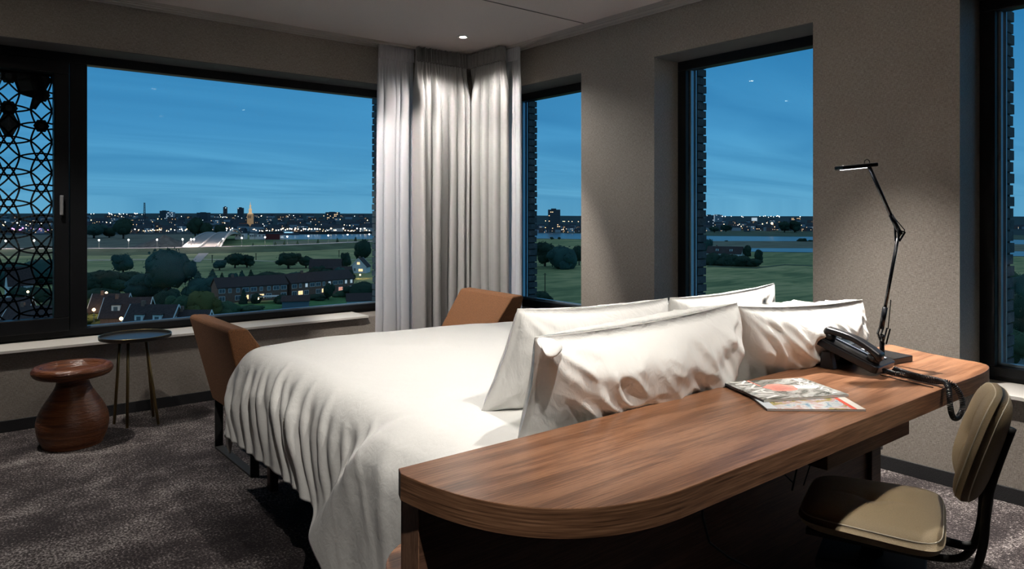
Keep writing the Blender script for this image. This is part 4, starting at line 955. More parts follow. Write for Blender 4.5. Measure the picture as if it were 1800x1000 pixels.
# crown meshes must be built around the origin
for kind in ('round', 'bush', 'cone'):
    for leaf in range(4):
        for s3 in range(3):
            o = crown_mesh(s3+{'round': 1, 'bush': 11, 'cone': 21}[kind], 1.0, 1.0, kind, leaf).build('crown', M_leafs[leaf], None, smooth=True, o=(0, 0, 0))
            protos[(kind, leaf, s3)] = o.data; bpy.data.objects.remove(o)
TREES = [
 (216, 483, 36, 40, 'round', 3, 'round tree standing alone on the pale meadow left of the giant dark tree'),
 (298, 524, 86, 82, 'round', 3, 'giant dark tree with a broad crown in the middle of the meadow'),
 (258, 520, 46, 70, 'bush', 3, 'broad dark shrub mass leaning on the left side of the giant tree'),
 (333, 498, 40, 30, 'round', 3, 'tree at the right shoulder of the giant dark tree'),
 (178, 512, 44, 66, 'bush', 0, 'dark shrub mass at the left edge of the wide window glass'),
 (225, 508, 36, 60, 'bush', 0, 'dark low shrub below the lone round tree'),
 (172, 535, 34, 60, 'bush', 0, 'dark shrub above the lit green shrubs at the lower left'),
 (166, 552, 34, 44, 'bush', 2, 'yellowish green shrub beside the lit street lamp'),
 (178, 575, 30, 70, 'bush', 2, 'green shrub under the lowest left street lamps'),
 (236, 560, 38, 30, 'cone', 2, 'dark green tree between the two gabled roofs'),
 (212, 572, 24, 44, 'bush', 2, 'leafy garden shrub before the dormer roofs'),
 (292, 548, 44, 46, 'bush', 0, 'dark shrub behind the ridge of the gabled roofs'),
 (322, 556, 44, 40, 'bush', 1, 'mid green shrub right of the gabled house with pale verges'),
 (354, 556, 54, 52, 'bush', 2, 'rounded lighter green shrub beside the end of the brick terrace'),
 (352, 524, 42, 50, 'bush', 3, 'bluish shrub behind the left end of the brick terrace'),
 (348, 503, 26, 20, 'cone', 3, 'leftmost of the small conifers behind the brick terrace'),
 (374, 502, 28, 22, 'cone', 3, 'broad small conifer second from the left behind the terrace'),
 (390, 502, 22, 13, 'cone', 0, 'narrow small conifer third from the left behind the terrace'),
 (411, 500, 20, 18, 'round', 3, 'small rounded tree fourth from the left behind the terrace'),
 (425, 500, 24, 17, 'cone', 3, 'small conifer fifth from the left behind the terrace'),
 (441, 500, 25, 17, 'cone', 0, 'dark small conifer right of the middle of the left terrace roof'),
 (470, 498, 24, 50, 'bush', 0, 'wide dark shrub behind the right half of the left terrace'),
 (499, 494, 12, 24, 'bush', 0, 'low shrub at the gap between both terraces'),
 (521, 494, 16, 30, 'round', 3, 'thin crowned tree behind the start of the right terrace'),
 (386, 475, 18, 26, 'round', 3, 'small left tree of the dark meadow group right of the approach road'),
 (413, 471, 26, 34, 'round', 0, 'large middle tree of the dark meadow group right of the approach road'),
 (434, 470, 22, 28, 'round', 0, 'right tree of the dark meadow group right of the approach road'),
 (507, 472, 28, 42, 'round', 0, 'large dark round tree in the middle of the meadow above the right terrace'),
 (538, 471, 21, 30, 'round', 0, 'smaller dark round tree joined to the large one in the meadow'),
 (556, 487, 22, 26, 'bush', 0, 'dark shrub left of the black barn'),
 (578, 490, 20, 26, 'bush', 0, 'dark shrub before the black barn'),
 (598, 488, 22, 26, 'bush', 3, 'bluish shrub between the barn and the white house'),
 (593, 470, 14, 16, 'round', 3, 'small round tree behind the pale shed roof'),
 (608, 474, 30, 20, 'round', 0, 'dark tree left of the white gabled house'),
 (612, 492, 22, 22, 'bush', 0, 'dark shrub left of the lit garden of the white house'),
 (638, 462, 40, 34, 'round', 0, 'tall dark tree behind the white gabled house'),
 (638, 524, 34, 54, 'bush', 0, 'dark shrub mass right of the right terrace end'),
 (577, 528, 30, 22, 'round', 0, 'dark tree standing before the right terrace'),
 (428, 535, 26, 16, 'cone', 0, 'dark narrow tree before the left terrace'),
 (450, 534, 22, 20, 'bush', 0, 'dark garden shrub before the middle of the left terrace'),
 (496, 534, 20, 24, 'bush', 0, 'dark garden shrub beside the lit garden tent'),
 (400, 552, 24, 40, 'bush', 1, 'garden shrub before the left end of the terrace'),
 (440, 548, 14, 40, 'bush', 1, 'low hedge shrub left of the pale garden shed'),
 (553, 527, 12, 40, 'bush', 0, 'low hedge shrub before the right terrace'),
 (604, 522, 14, 30, 'bush', 1, 'garden shrub before the right end of the right terrace'),
 (500, 431, 8, 5, 'cone', 0, None), (484, 432, 7, 5, 'cone', 0, None), (523, 430, 7, 5, 'cone', 0, None), (559, 428, 8, 5, 'cone', 0, None), (593, 426, 8, 5, 'cone', 0, None), (625, 424, 8, 5, 'cone', 0, None), (445, 434, 7, 5, 'cone', 0, None),
 (165, 419, 26, 40, 'round', 3, 'dark tree clump at the near edge of the town, far left'),
 (192, 418, 18, 26, 'round', 0, 'small dark tree between two clumps at the edge of the town'),
 (217, 420, 36, 32, 'round', 0, 'big dark tree at the edge of the town left of the lit quay houses'),
 (343, 418, 36, 26, 'round', 0, 'tall dark tree at the edge of the town left of the bridge'),
 (362, 418, 26, 24, 'round', 0, 'dark tree right of the tall one at the edge of the town'),
 (386, 417, 22, 22, 'round', 0, 'dark tree above the arched bridge'),
 (20, 500, 46, 90, 'bush', 3, 'bluish green shrub mass seen through the left of the rosette screen'),
 (80, 498, 50, 90, 'bush', 3, 'bluish green shrub mass seen through the right of the rosette screen'),
 (60, 530, 30, 60, 'bush', 0, 'dark shrub behind the white tall gabled house'),
 (100, 548, 26, 50, 'bush', 0, 'dark shrub behind the lamp at the right of the rosette screen'),
 (958, 468, 42, 38, 'round', 0, 'dark tree at the left of the narrow corner window'),
 (990, 472, 46, 52, 'bush', 3, 'big bluish willow shrub filling the narrow corner window'),
 (1018, 466, 34, 24, 'round', 0, 'dark tree at the right edge of the narrow corner window'),
 (932, 470, 46, 30, 'round', 0, 'dark tree behind the brick jamb of the narrow corner window'),
 (970, 421.5, 5, 7, 'round', 0, 'tiny left bush on the river bank in the narrow window'), (983, 421.5, 5, 6, 'round', 0, 'tiny right bush on the river bank in the narrow window'),
 (950, 534, 26, 36, 'bush', 0, 'dark shrub at the foot of the pole in the narrow window'),
 (1254, 466, 26, 34, 'bush', 0, 'dark hedge shrub at the left end before the farmhouse'),
 (1280, 467, 24, 36, 'bush', 0, 'dark hedge shrub before the middle of the farmhouse'),
 (1304, 468, 22, 34, 'bush', 0, 'dark hedge shrub right of the farmhouse'),
 (1324, 468, 16, 28, 'bush', 0, 'low dark shrub at the right end of the farm hedge'),
 (1313, 456, 25, 14, 'round', 0, 'round topped tree standing above the farm hedge'),
 (1333, 463, 24, 16, 'round', 0, 'dark round tree at the right end of the farm hedge'),
 (1242, 452, 32, 22, 'round', 3, 'bluish tree at the left edge of the middle window'),
 (1379, 409, 20, 22, 'round', 0, 'left half of the big dark tree clump on the far bank'), (1397, 409, 21, 24, 'round', 0, 'right half of the big dark tree clump on the far bank'),
 (1276, 408, 13, 22, 'round', 0, 'dark tree on the far bank beside the lit houses'), (1256, 409, 11, 20, 'round', 0, 'dark tree on the far bank near the left of the middle window'),
 (1409, 424.8, 7, 14, 'bush', 0, 'small bush on the sandbank at the right of the middle window'), (1277, 425, 3, 6, 'bush', 0, 'tiny bush on the sandbank near the left of the middle window'),
 (1425, 425, 4, 10, 'bush', 0, 'low bush on the sandbank at the right edge of the middle window'),
 (1772, 520, 50, 50, 'bush', 1, 'upper dark shrub of the wood in the rightmost window'), (1805, 528, 54, 60, 'bush', 3, 'bluish shrub of the wood at the right edge of the picture'),
 (1775, 575, 70, 70, 'bush', 1, 'middle dark shrub of the wood in the rightmost window'), (1812, 590, 80, 60, 'bush', 0, 'lower dark shrub of the wood at the right edge of the picture'),
 (1770, 636, 70, 70, 'bush', 1, 'lowest shrub of the wood in the rightmost window'),
]
for i, (px, by, hp, wp, kd, lf, lb) in enumerate(TREES):
    g = None
    if lb is None: lb, g = 'small young tree in the row along the dyke road', 'young trees along the dyke road'
    tree(px, by, hp*1.05, wp*1.12, kd, lf, lb, i, g)
# ---- houses near by
def gable_house(p, yaw, L, Wd, eave, rdg, label, wall, cat='house', dormers=0, verge=False, wins=(), chim=True, name='gabled_house'):
    """long axis = local x; p is the centre on the ground"""
    r = empty(name, p, label, cat)
    org[r.name] = (0, 0, 0)
    m = MB(); m.box(-L/2, L/2, -Wd/2, Wd/2, -1, eave); m.add([(-L/2, -Wd/2, eave), (-L/2, Wd/2, eave), (-L/2, 0, rdg-.1), (L/2, -Wd/2, eave), (L/2, Wd/2, eave), (L/2, 0, rdg-.1)], [(0, 2, 1), (3, 4, 5)]); m.build('wall', wall, r)
    m = MB(); o_ = .4
    for s in (-1, 1):
        a = [(-L/2-o_, s*(Wd/2+o_), eave-.25), (L/2+o_, s*(Wd/2+o_), eave-.25), (L/2+o_, 0, rdg), (-L/2-o_, 0, rdg)]; m.add(a+[(x, y, z+.25) for x, y, z in a], [(0, 1, 2, 3), (7, 6, 5, 4), (0, 4, 5, 1), (1, 5, 6, 2), (2, 6, 7, 3), (3, 7, 4, 0)])
    m.build('roof', M_roof, r)
    if chim:
        MB().box(-L/4-.4, -L/4+.4, -.4, .4, rdg-.6, rdg+1.1).build('chimney', M_brickh, r)
    if verge:
        for x in (-L/2-.45, L/2+.45):
            m = MB()
            for s in (-1, 1): m.bar((x, s*(Wd/2+o_), eave-.1), (x, 0, rdg+.15), .12, .35, (1, 0, 0))
            m.build('verge_board', M_white, r)
    for k in range(dormers):
        x = (-.5+(k+.5)/dormers)*L*.8
        for s in (-1,):
            d = empty('dormer', (x, s*Wd*.36, eave+.2)); d.parent = r; org[d.name] = (0, 0, 0); d.location = (0, 0, 0)
            MB().box(x-1.0, x+1.0, s*Wd*.36, s*Wd*.08, eave+1.0, eave+3.1).build('dormer_wall', M_white, d); MB().box(x-1.15, x+1.15, s*Wd*.39, s*Wd*.06, eave+3.1, eave+3.3).build('dormer_roof', M_roof, d)
            MB().box(x-.5, x+.5, s*Wd*.368, s*Wd*.364, eave+1.5, eave+2.7).build('pane', M_wpane, d)
    for (face, u, z, w_, h_, pm) in wins:      # face: 'f' -y side, 'b' +y, 'l' -x, 'r' +x
        f_ = MB(); pn = MB(); o2 = .05
        if face in 'fb':
            s = -1 if face == 'f' else 1; y = s*(Wd/2+.03); f_.box(u-w_/2-.15, u+w_/2+.15, y-.05, y+.05, z-.15, z+h_+.15)
            y2 = y+s*.07
            for q in ((-w_/2, -.05), (.05, w_/2)): pn.box(u+q[0], u+q[1], y2-.02, y2+.02, z, z+h_)
        else:
            s = -1 if face == 'l' else 1; x = s*(L/2+.03); f_.box(x-.05, x+.05, u-w_/2-.15, u+w_/2+.15, z-.15, z+h_+.15)
            x2 = x+s*.07
            for q in ((-w_/2, -.05), (.05, w_/2)): pn.box(x2-.02, x2+.02, u+q[0], u+q[1], z, z+h_)
        fo = f_.build('window', M_white, r); pn.build('pane', pm, fo)
    r.rotation_euler.z = yaw; return r
def yaw_of(a, b_): d = b_-a; return math.atan2(d.y, d.x)
def terrace(pa, pb, pz, label, lit):
    a, b_ = gt(*pa), gt(*pb); L = (b_-a).length; yw = yaw_of(a, b_); mid_ = (a+b_)/2; n_ = Vector((-math.sin(yw), math.cos(yw), 0))
    if n_.dot(mid_) < 0: n_ = -n_
    wins = []; n = int(L/2.6)
    rnd = random.Random(len(label))
    for k in range(n):
        u = -L/2+(k+.5)*L/n; wd_ = (1.9, .8, .9, 2.0)[k % 4]
        wins.append(('f', u, 3.7, wd_, 1.25, M_wpane if rnd.random() < .7 else M_cool))
        if k in lit: wins.append(('f', u, 1.0, 1.9, 1.4, lit[k]))
        elif k % 2 == 0: wins.append(('f', u, .9, 1.8, 1.4, M_wpane))
    return gable_house(mid_+n_*4, yw, L, 8, 5.6, 8.6, label, M_brickh, 'terrace of houses', 0, False, wins, True, 'brick_terrace')
terrace((383, 534), (505, 525), 0, 'long brown brick terrace with dark roof, the left one, below the conifers', {3: M_warm, 5: M_warm})
terrace((512, 524), (622, 512.5), 0, 'brown brick terrace right of the lit garden tent, with a pink lit window', {1: M_warm, 8: M_pink, 5: M_warm})
HS = [((226, 585), 35, 11, 8, 4.6, 9.2, 'dark roofed house with white dormers, middle of the three at the lower left', 2),
      ((196, 572), 35, 9, 8, 4.4, 8.8, 'dark roofed house with white dormers, farthest left of the gabled houses', 1),
      ((272, 607), 22, 11, 8.5, 4.6, 9.6, 'dark roofed gabled house with pale verges and a small gable window', 2),
      ((336, 606), 25, 9, 7, 3.6, 8.2, 'low dark roofed house right of the gable with the small window', 0)]
for (p, yw, L, wd_, e_, r_, lb, dn) in HS:
    gable_house(gt(*p), math.radians(yw-TH*57.3-25), L, wd_, e_, r_, lb, M_brickh, 'house', dn, True, [('r', 0, 5.6, 1.2, 1.3, M_wpane)])
gable_house(gt(634, 479), math.radians(48), 9, 8.2, 3.2, 7.8, 'white gabled house with lit windows beside the tall dark tree', M_white, 'house', 0, True, [('l', 0, 4.6, 1.5, 1.3, M_warm), ('l', -1.2, 1.0, 2.2, 1.3, M_warm), ('l', 2.0, 1.2, 1.0, 1.5, M_wpane)])
gable_house(gt(34, 524), math.radians(10), 8, 5, 5, 11.5, 'white tall gabled house seen through the bottom of the rosette screen', M_white, 'house', 0, False, [('f', 0, 4, 1.2, 1.6, M_wpane)])
gable_house(gt(10, 580), math.radians(-20), 12, 9, 4, 8.5, 'dark roofed house at the lower left of the rosette screen', M_brickh, 'house', 0, True)
gable_house(gt(62, 596), math.radians(-35), 12, 9, 4, 8.2, 'dark roofed house with a pale edge below the middle of the rosette screen', M_brickh, 'house', 0, True)
gable_house(gt(573, 480), math.radians(-32), 16, 9, 3, 7.4, 'black barn with a dark roof in the meadow left of the white house', M_black, 'barn', 0, False, (), False, 'barn')
gable_house(gt(602, 484), math.radians(-20), 9, 6, 2.4, 4.4, 'low shed with a pale roof between the barn and the white house', M_white, 'shed', 0, False, (), False, 'shed')
gable_house(gt(520, 541), math.radians(-25), 8.5, 5, 2.6, 4.0, 'bluish garden shed with a pale roof on the lawn', mat('blue_grey_boards', (.12, .19, .24), .8), 'shed', 0, False, (), False, 'garden_shed')
gable_house(gt(634, 540), math.radians(-25), 9, 5, 2.6, 4.6, 'pale greenhouse at the lower right corner of the wide window', mat('pale_glasshouse', (.30, .40, .45), .5), 'greenhouse', 0, False, (), False, 'greenhouse')
gable_house(gt(1275, 455), math.radians(-70), 24, 10, 4, 8.6, 'low white farmhouse with a dark roof behind the hedge in the middle window', M_white, 'farmhouse', 2, False, [('f', -8, 1.2, 1.6, 1.4, M_cool), ('f', 2, 1.2, 1.6, 1.4, M_cool)], True, 'farmhouse')
tent = empty('garden_tent', gt(472, 533), 'lit white garden tent before the left brick terrace', 'tent'); org[tent.name] = (0, 0, 0)
MB().prism([(-3.5, -2), (3.5, -2), (3.5, 2), (-3.5, 2)], 2.4, 2.6).build('canopy', mat('white_tent_canvas', (.75, .72, .68), .8), tent)
for x in (-3.4, 3.4):
    for y in (-1.9, 1.9): MB().box(x-.06, x+.06, y-.06, y+.06, 0, 2.4).build('leg', M_post, tent)
for x in (-3.3, 3.0): MB().sphere((x, -2.2, 2.0), .38).build('lantern', M_lampw, tent, smooth=True)
tent.rotation_euler.z = math.radians(-25)
# picnic table in the park, rightmost window
pt = empty('picnic_table', gt(1797, 640), 'pale wooden picnic table on the grass in the rightmost window', 'table'); org[pt.name] = (0, 0, 0); M_pale = mat('weathered_pale_wood', (.35, .40, .42), .8)
MB().box(-1.6, 1.6, -.7, .7, 1.25, 1.4).build('tabletop', M_pale, pt)
for x in (-1.2, 1.2): MB().box(x-.12, x+.12, -.6, .6, 0, 1.25).build('leg', M_pale, pt)
for y in (-1.3, 1.3): MB().box(-1.6, 1.6, y-.2, y+.2, .7, .82).build('seat', M_pale, pt)
# sand heap by the dyke
m = MB(); p = gt(288, 434); 
def heap(a, v):
    an = 2*math.pi*a; r_ = v*30; return Vector((p.x+r_*math.cos(an), p.y+r_*math.sin(an), G0+11*max(0, 1-v)**1.1*(1+.2*noise.noise(Vector((an, v*3, 0))))))
m.grid(heap, 32, 10, closeu=True); tag(m.build('sand_heap', simple('grey_sand', (.14, .135, .125), ns_=.2), smooth=True), 'grey sand heap behind the dyke road, left of the arched bridge', 'sand heap')
# poles
def pole(px, by, hpx, label, w_=.12):
    p = gt(px, by); h_ = hpx*dep(p)/1261; m = MB(); m.tube([p, p+Vector((0, 0, h_))], w_, 8); m.box(p.x-.9, p.x+.9, p.y-.06, p.y+.06, p.z+h_*.96-.1, p.z+h_*.96); tag(m.build('utility_pole', M_bark), label, 'pole')
pole(958, 532, 52, 'thin dark utility pole on the meadow in the narrow corner window', .16)
pole(373, 462, 14, 'thin pale pole on the meadow left of the dark tree group', .25); pole(450, 457, 12, 'thin pale pole on the meadow right of the dark tree group', .25); pole(596, 452, 12, 'thin pale pole on the meadow near the dyke road', .25)
# ---- street lamps near
def street_lamp(p, h_, gr, gm, label, group=None, cat='street lamp'):
    r = empty('street_lamp', p, label, cat, group); org[r.name] = (0, 0, 0)
    MB().tube([(0, 0, 0), (0, 0, h_)], max(.08, gr*.22), 8).build('pole', M_post, r); MB().sphere((0, 0, h_+gr*.6), gr, 12, 8).build('lamp_head', gm, r, smooth=True); return r
def near_light(p, e, c): 
    ld = bpy.data.lights.new('street_glow', 'POINT'); ld.energy = e; ld.color = c; ld.shadow_soft_size = .5; o = bpy.data.objects.new('street_glow', ld); C.objects.link(o); return o, p
for px, by, hp, gr, lb in ((165, 580, 34, .42, 'bright street lamp among the green shrubs at the left of the wide window'), (187, 548, 32, .38, 'bright street lamp above the roofs at the upper left of the gabled houses'), (213, 606, 44, .42, 'bright street lamp at the lower edge before the gabled houses'),
                           (224, 604, 44, .28, 'small street lamp right of the bright one at the lower edge'), (49, 548, 34, .36, 'warm street lamp through the lower middle of the rosette screen'), (99, 560, 42, .42, 'bright warm street lamp through the lower right of the rosette screen'),
                           (544, 500, 12, .40, 'warm lamp above the right terrace roof'), (633, 490, 6, .38, 'warm garden lamp below the white gabled house'), (338, 510, 6, .26, 'pale lamp at the left end of the left terrace')):
    p = gt(px, by); h_ = hp*dep(p)/1261; r = street_lamp(p, h_, gr, M_lampw, lb)
    ld = bpy.data.lights.new('street_glow', 'POINT'); ld.energy = 900; ld.color = (1, .62, .3); ld.shadow_soft_size = .6; lo = bpy.data.objects.new('street_glow', ld); C.objects.link(lo); lo.parent = r; lo.location = (0, 0, h_+gr*2.5)
# lamps along the dyke road
base_l = None
for px, by in ((174, 443), (226, 442.5), (276, 442), (321, 441), (336, 441), (341, 441), (425, 437.5), (466, 435.5), (505, 434), (542, 432.5), (577, 431), (611, 429), (649, 428), (392, 440), (120, 444), (60, 444), (10, 445)):
    p = gt(px, by)
    if base_l is None:
        base_l = street_lamp(p, 9.5, .75, M_lampc, 'street lamp in the row along the pale dyke road', 'street lamps along the dyke road')
        ld = bpy.data.lights.new('street_glow', 'POINT'); ld.energy = 13000; ld.color = (1, .78, .68); ld.shadow_soft_size = 1; lo = bpy.data.objects.new('street_glow', ld); C.objects.link(lo); lo.parent = base_l; lo.location = (0, 0, 12.5)
    else:
        o = copy_tree(base_l); o.location = p
# ---- the far town
rnd = random.Random(5)
M_t1 = mat('far_dark_walls', (.07, .10, .12), .9); M_t2 = mat('far_pale_walls', (.34, .40, .44), .9); M_t3 = mat('far_brick_walls', (.16, .11, .10), .9); M_t4 = mat('far_roof', (.04, .055, .07), .9)
GW = glow('far_warm_windows', (1, .62, .33), 1.8); GC = glow('far_white_windows', (.8, .9, 1), .9)
def far_house(kind, seed):
    q = random.Random(seed); m = MB(); L, W_, e = q.uniform(12, 24), q.uniform(9, 12), q.uniform(6, 10)
    m.cur = 0; m.box(-L/2, L/2, -W_/2, W_/2, -6, e)
    m.cur = 1
    if kind == 'flat': m.box(-L/2, L/2, -W_/2, W_/2, e, e+.6)
    else:
        a = [(-L/2-.4, -W_/2-.4, e), (L/2+.4, -W_/2-.4, e), (L/2+.4, W_/2+.4, e), (-L/2-.4, W_/2+.4, e), (-L/2, 0, e+4.5), (L/2, 0, e+4.5)]; m.add(a, [(0, 1, 5, 4), (2, 3, 4, 5), (1, 2, 5), (3, 0, 4)])
    for k in range(int(L/3)):
        for fl in range(int(e/3)):
            if q.random() < .16:
                x = -L/2+1.5+k*3; m.cur = 2 if q.random() < .7 else 3; m.box(x-.55, x+.55, -W_/2-.12, -W_/2-.02, 1+fl*3, 2.3+fl*3); m.cur = 1
    return m
FP = []
for s in range(12):
    kd = 'flat' if s % 3 == 2 else 'gable'
    o = far_house(kd, s+40).build('town_house', [(M_t1, M_t2, M_t3)[s % 3], M_t4, GW, GC], None, o=(0, 0, 0)); FP.append(o)
spots = []
def put(px, t_, k=1.0, j=None):
    p = far(px, t_); z = hill(p.x, p.y); spots.append((p.x, p.y, z, k, j))
# left window and the screen: five tiers of roofs climbing the hill
for t_, n, x0_, x1_ in ((1215, 40, -5, 655), (1330, 36, 0, 655), (1480, 36, -5, 655), (1650, 34, 0, 655), (1850, 30, 0, 655), (2100, 26, 0, 655), (2350, 16, 130, 655)):
    for k in range(n):
        px = x0_+(x1_-x0_)*(k+rnd.uniform(.1, .9))/n
        if 335 < px < 400 and t_ < 1300 or 418 < px < 450 and 1400 < t_ < 1560: continue
        put(px, t_*rnd.uniform(.97, 1.03), rnd.uniform(.65, 1.15))
for t_, n in ((1230, 14), (1500, 10)):
    for k in range(n): put(940+90*(k+rnd.random())/n, t_, rnd.uniform(.6, .9))
for t_, n in ((1350, 22), (1700, 16), (2300, 12)):
    for k in range(n): put(1240+192*(k+rnd.random())/n, t_*rnd.uniform(.95, 1.05), rnd.uniform(.7, 1.0))
for k in range(6): put(1765+45*k/6, 1500, .8)
used = {}
for i, (x, y, z, k, j) in enumerate(spots):
    s = i % 12; o = FP[s]
    if s in used: o = FP[s].copy(); C.objects.link(o)
    used[s] = 1
    o.location = (x, y, z); o.scale = (k, k, k); o.rotation_euler.z = -TH+rnd.uniform(-.5, .5)
    tag(o, 'small distant house with few lit windows in the town across the river', 'house', 'distant houses of the town')
# lit lamps of the town (pole and globe), the bright band along the quay
LP = street_lamp((0, 0, 0), 7, .95, M_lampc, 'far off street lamp glowing in the town across the river', 'distant street lamps of the town')
LW = street_lamp((0, 0, 0), 7, .95, M_lampw, 'far off street lamp glowing in the town across the river', 'distant street lamps of the town')
LV = street_lamp((0, 0, 0), 7, 1.0, M_lampm, 'violet light glowing in the town seen through the rosette screen', 'violet lights of the town', 'street light')
first = {}
def plamp(proto_, px, t_, sc=1, dz=0):
    p = far(px, t_); z = max(hill(p.x, p.y), G0)+dz
    if proto_.name not in first: o = proto_; first[proto_.name] = 1
    else: o = copy_tree(proto_)
    o.location = (p.x, p.y, z); o.scale = (sc, sc, sc)
for k in range(50): plamp(LP if rnd.random() < .55 else LW, 445+205*(k+rnd.uniform(0, 1))/50, 1160*rnd.uniform(.99, 1.02), rnd.uniform(.55, 1.2))
for k in range(34): plamp(LW if rnd.random() < .6 else LP, 232+110*(k+rnd.random())/34, 1180*rnd.uniform(.99, 1.05), rnd.uniform(.5, 1.1))
for k in range(8): plamp(LP, 398+14*rnd.random(), 1180*rnd.uniform(.98, 1.04), rnd.uniform(.6, 1.1))
for k in range(42): plamp(LW if rnd.random() < .6 else LP, 155+495*rnd.random(), rnd.uniform(1350, 2300), rnd.uniform(.5, 1.05), 3)
for k in range(16): plamp(LP, 160+100*rnd.random(), rnd.uniform(2150, 2350), rnd.uniform(.7, 1.3), 4)
for k in range(30): plamp(LW if k % 2 else LP, 0+108*rnd.random(), rnd.uniform(1200, 1600), rnd.uniform(.6, 1.2), 2)
for k in range(9): plamp(LV, 5+85*rnd.random(), 1190, rnd.uniform(.7, 1.2))
for k in range(16): plamp(LP if k % 3 else LW, 944+78*(k+rnd.random())/16, 1250, rnd.uniform(.6, 1.05))
for k in range(6): plamp(LW, 944+78*rnd.random(), 1800, .8, 4)
for k in range(26): plamp(LW if k % 3 else LP, 1243+186*rnd.random()**1.2, rnd.uniform(1330, 1800), rnd.uniform(.5, 1.2))
for k in range(18): plamp(LP, 1243+186*rnd.random(), rnd.uniform(2600, 3600), rnd.uniform(.9, 1.5), 8)
for k in range(6): plamp(LW, 1768+32*rnd.random(), 1500, .8)
for px in (1357, 1372): plamp(LW, px, 1290, 2.0)
# quay wall
m = MB(); q0, q1 = gt(455, 412.6), gt(660, 411.2); m.bar(q0+Vector((0, 0, 2.0)), q1+Vector((0, 0, 2.0)), 1.5, 4.5); tag(m.build('quay_wall', mat('dark_quay_stone', (.03, .035, .04), .9)), 'dark stone quay wall along the far river bank', 'wall')
# landmarks
ct = empty('church_tower', far(440, 1500, hill(*far(440, 1500)[:2])), 'floodlit church tower with an open lantern top above the town', 'tower'); org[ct.name] = (0, 0, 0)
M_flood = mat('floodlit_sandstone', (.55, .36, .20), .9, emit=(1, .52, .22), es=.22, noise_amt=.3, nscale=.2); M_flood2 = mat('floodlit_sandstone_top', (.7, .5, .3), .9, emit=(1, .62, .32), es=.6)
MB().box(-5, 5, -5, 5, -4, 28).build('tower_shaft', M_flood, ct)
MB().lathe([(5.6, 28), (5.6, 29.5), (3.3, 30), (3.1, 37), (3.8, 38), (1.6, 39.5), (1.5, 44), (2.2, 45), (.8, 47), (.4, 51), (.05, 54)], 8).build('lantern_top', M_flood2, ct)
m = MB()
for x in (-2.4, 0, 2.4): m.box(x-.6, x+.6, -5.15, -5.02, 19, 25)
m.build('belfry_openings', M_t4, ct); ct.rotation_euler.z = -TH
ns_ = empty('church_nave', far(424, 1490, hill(*far(424, 1490)[:2])), 'dark church nave with a glowing flank left of the floodlit tower', 'church'); org[ns_.name] = (0, 0, 0)
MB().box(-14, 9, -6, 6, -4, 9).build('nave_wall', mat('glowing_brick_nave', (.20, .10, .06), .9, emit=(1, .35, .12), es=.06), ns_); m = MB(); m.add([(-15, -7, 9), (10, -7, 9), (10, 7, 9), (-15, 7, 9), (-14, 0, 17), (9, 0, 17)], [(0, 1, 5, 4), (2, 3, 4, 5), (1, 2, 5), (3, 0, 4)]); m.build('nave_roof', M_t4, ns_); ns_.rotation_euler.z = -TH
def tower(px, t_, w_, h_, label, mt, rows, cols, lm, p_lit, name='apartment_tower', seed=0):
    p = far(px, t_); p.z = hill(p.x, p.y); r = empty(name, p, label, 'tower'); org[r.name] = (0, 0, 0); q = random.Random(seed)
    MB().box(-w_/2, w_/2, -w_/3, w_/3, -5, h_).build('tower_body', mt, r); MB().box(-w_/4, w_/6, -w_/6, w_/6, h_, h_+h_*.05).build('roof_plant', M_t4, r)
    m = MB(); m2 = MB(); any_ = 0
    for a in range(rows):
        for c in range(cols):
            x = -w_/2+(c+.5)*w_/cols; z = (a+.4)*h_/rows; mm = m if q.random() < p_lit else m2
            mm.box(x-w_/cols*.28, x+w_/cols*.28, -w_/3-.15, -w_/3-.03, z, z+h_/rows*.45)
    if m.v: m.build('lit_windows', lm, r)
    if m2.v: m2.build('dark_windows', M_t4, r)
    r.rotation_euler.z = -TH; return r
tower(974, 1330, 22, 40, 'dark tall apartment block on the far bank in the narrow corner window', M_t1, 12, 7, GW, .05, seed=1)
tower(396, 1900, 9, 36, 'dark tower with lit edges left of the church tower', M_t3, 6, 2, GC, .3, seed=2)
tower(423, 1900, 14, 34, 'dark tower with a lit top storey right beside the church tower', M_t1, 8, 3, GC, .12, seed=3)
tower(358, 1850, 28, 22, 'wide dark block on the hill left of the church tower', M_t1, 5, 8, GC, .08, seed=4)
tower(300, 1900, 18, 22, 'lit office block on the hill left of the wide dark block', M_t2, 5, 6, GC, .5, seed=5)
tower(289, 1980, 20, 24, 'dark block beside the lit office block on the hill', M_t1, 5, 6, GC, .05, seed=6)
tower(585, 1950, 34, 22, 'wide block with lit windows on the hill at the right of the wide window', M_t1, 5, 9, GW, .25, seed=7)
tower(1247, 1700, 18, 28, 'dark tall block at the left edge of the middle window', M_t1, 8, 5, GC, .1, seed=8)
tower(1258, 2600, 14, 26, 'white lit tower behind the dark block in the middle window', M_cool, 8, 3, GC, .3, seed=9)
tower(1263, 2400, 22, 26, 'pale tower beside the white lit one in the middle window', M_t2, 8, 4, GC, .1, seed=10)
tower(1397, 2700, 34, 14, 'row of lit slabs on the horizon at the right of the middle window', M_t1, 3, 7, GW, .9, seed=11)
tower(1326, 2800, 18, 14, 'white lit slab on the horizon in the middle of the middle window', M_cool, 3, 4, GC, .9, seed=12)
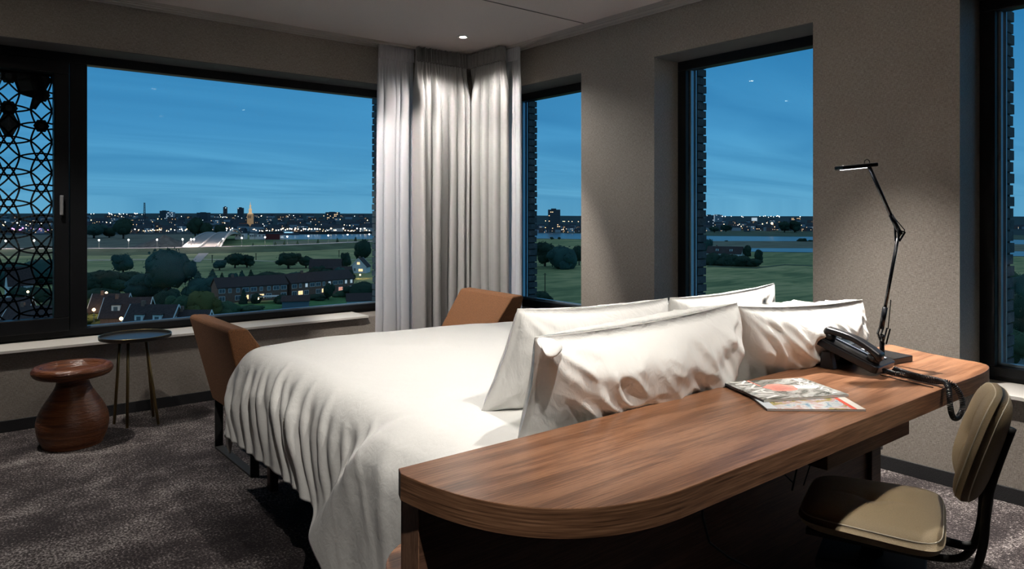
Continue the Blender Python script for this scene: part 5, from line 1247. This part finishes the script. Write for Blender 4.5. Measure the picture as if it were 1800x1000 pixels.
# radio mast
p = far(254, 2000); p.z = hill(p.x, p.y); m = MB(); hm_ = 46
for sx_, sy_ in ((-1, -1), (1, -1), (1, 1), (-1, 1)): m.bar(p+Vector((2.2*sx_, 2.2*sy_, 0)), p+Vector((1.2*sx_, 1.2*sy_, hm_)), .7, .7)
for k in range(9): z = hm_*k/9; m.bar(p+Vector((-2, -2, z)), p+Vector((2, 2, z+5)), .5, .5); m.bar(p+Vector((2, -2, z)), p+Vector((-2, 2, z+5)), .5, .5)
tag(m.build('radio_mast', M_t4), 'dark lattice radio mast on the hill at the left of the town', 'mast')
# riverside block and ship
rb = empty('riverside_building', gt(483, 421), 'dark red brick building with a lit end at the near end of the river', 'building'); org[rb.name] = (0, 0, 0)
MB().box(-9.5, 8, -6, 6, 0, 7).build('wall', mat('dark_red_brick', (.10, .022, .025), .9), rb); MB().box(-9.8, 8.3, -6.3, 6.3, 7, 7.5).build('roof', M_t4, rb); MB().box(8, 13, -5, 5, 0, 5.5).build('annex', M_white, rb); MB().box(9, 12.4, -5.2, -5.05, 2.8, 3.6).build('lit_window', GC, rb); rb.rotation_euler.z = -TH
for px, lb, w_ in ((446, 'white building left of the dark red riverside one', 7), (459, 'pale low building touching the dark red riverside one', 14), (424, 'white harbour building right of the arched bridge', 12)):
    p = gt(px, 420.5 if px != 424 else 420.5); r = empty('harbour_building', p, lb, 'building'); org[r.name] = (0, 0, 0); q = random.Random(px)
    MB().box(-w_/2, w_/2, -5, 5, 0, 7.5 if px != 459 else 6.5).build('wall', M_white, r); MB().box(-w_/2-.3, w_/2+.3, -5.3, 5.3, 7.5 if px != 459 else 6.5, 8 if px != 459 else 7).build('roof', M_t4, r)
    for k in range(3): MB().box(-w_/2+w_*(k+.5)/3-.8, -w_/2+w_*(k+.5)/3+.8, -5.2, -5.05, 3.6, 5.6).build('window', M_wpane, r)
    r.rotation_euler.z = -TH
sh_ = empty('river_ship', gt(511, 413.2), 'small river ship with bluish lights moored at the far quay', 'ship'); org[sh_.name] = (0, 0, 0)
MB().prism([(-12, -2.5), (10, -2.5), (13, 0), (10, 2.5), (-12, 2.5)], .3, 3).build('hull', M_t1, sh_); MB().box(-10, 4, -2, 2, 3, 5.2).build('deckhouse', M_white, sh_); MB().box(-9, 3, -2.15, -2.05, 3.6, 4.6).build('lit_windows', glow('bluish_ship_light', (.4, .7, 1), 1.5), sh_); sh_.rotation_euler.z = -TH
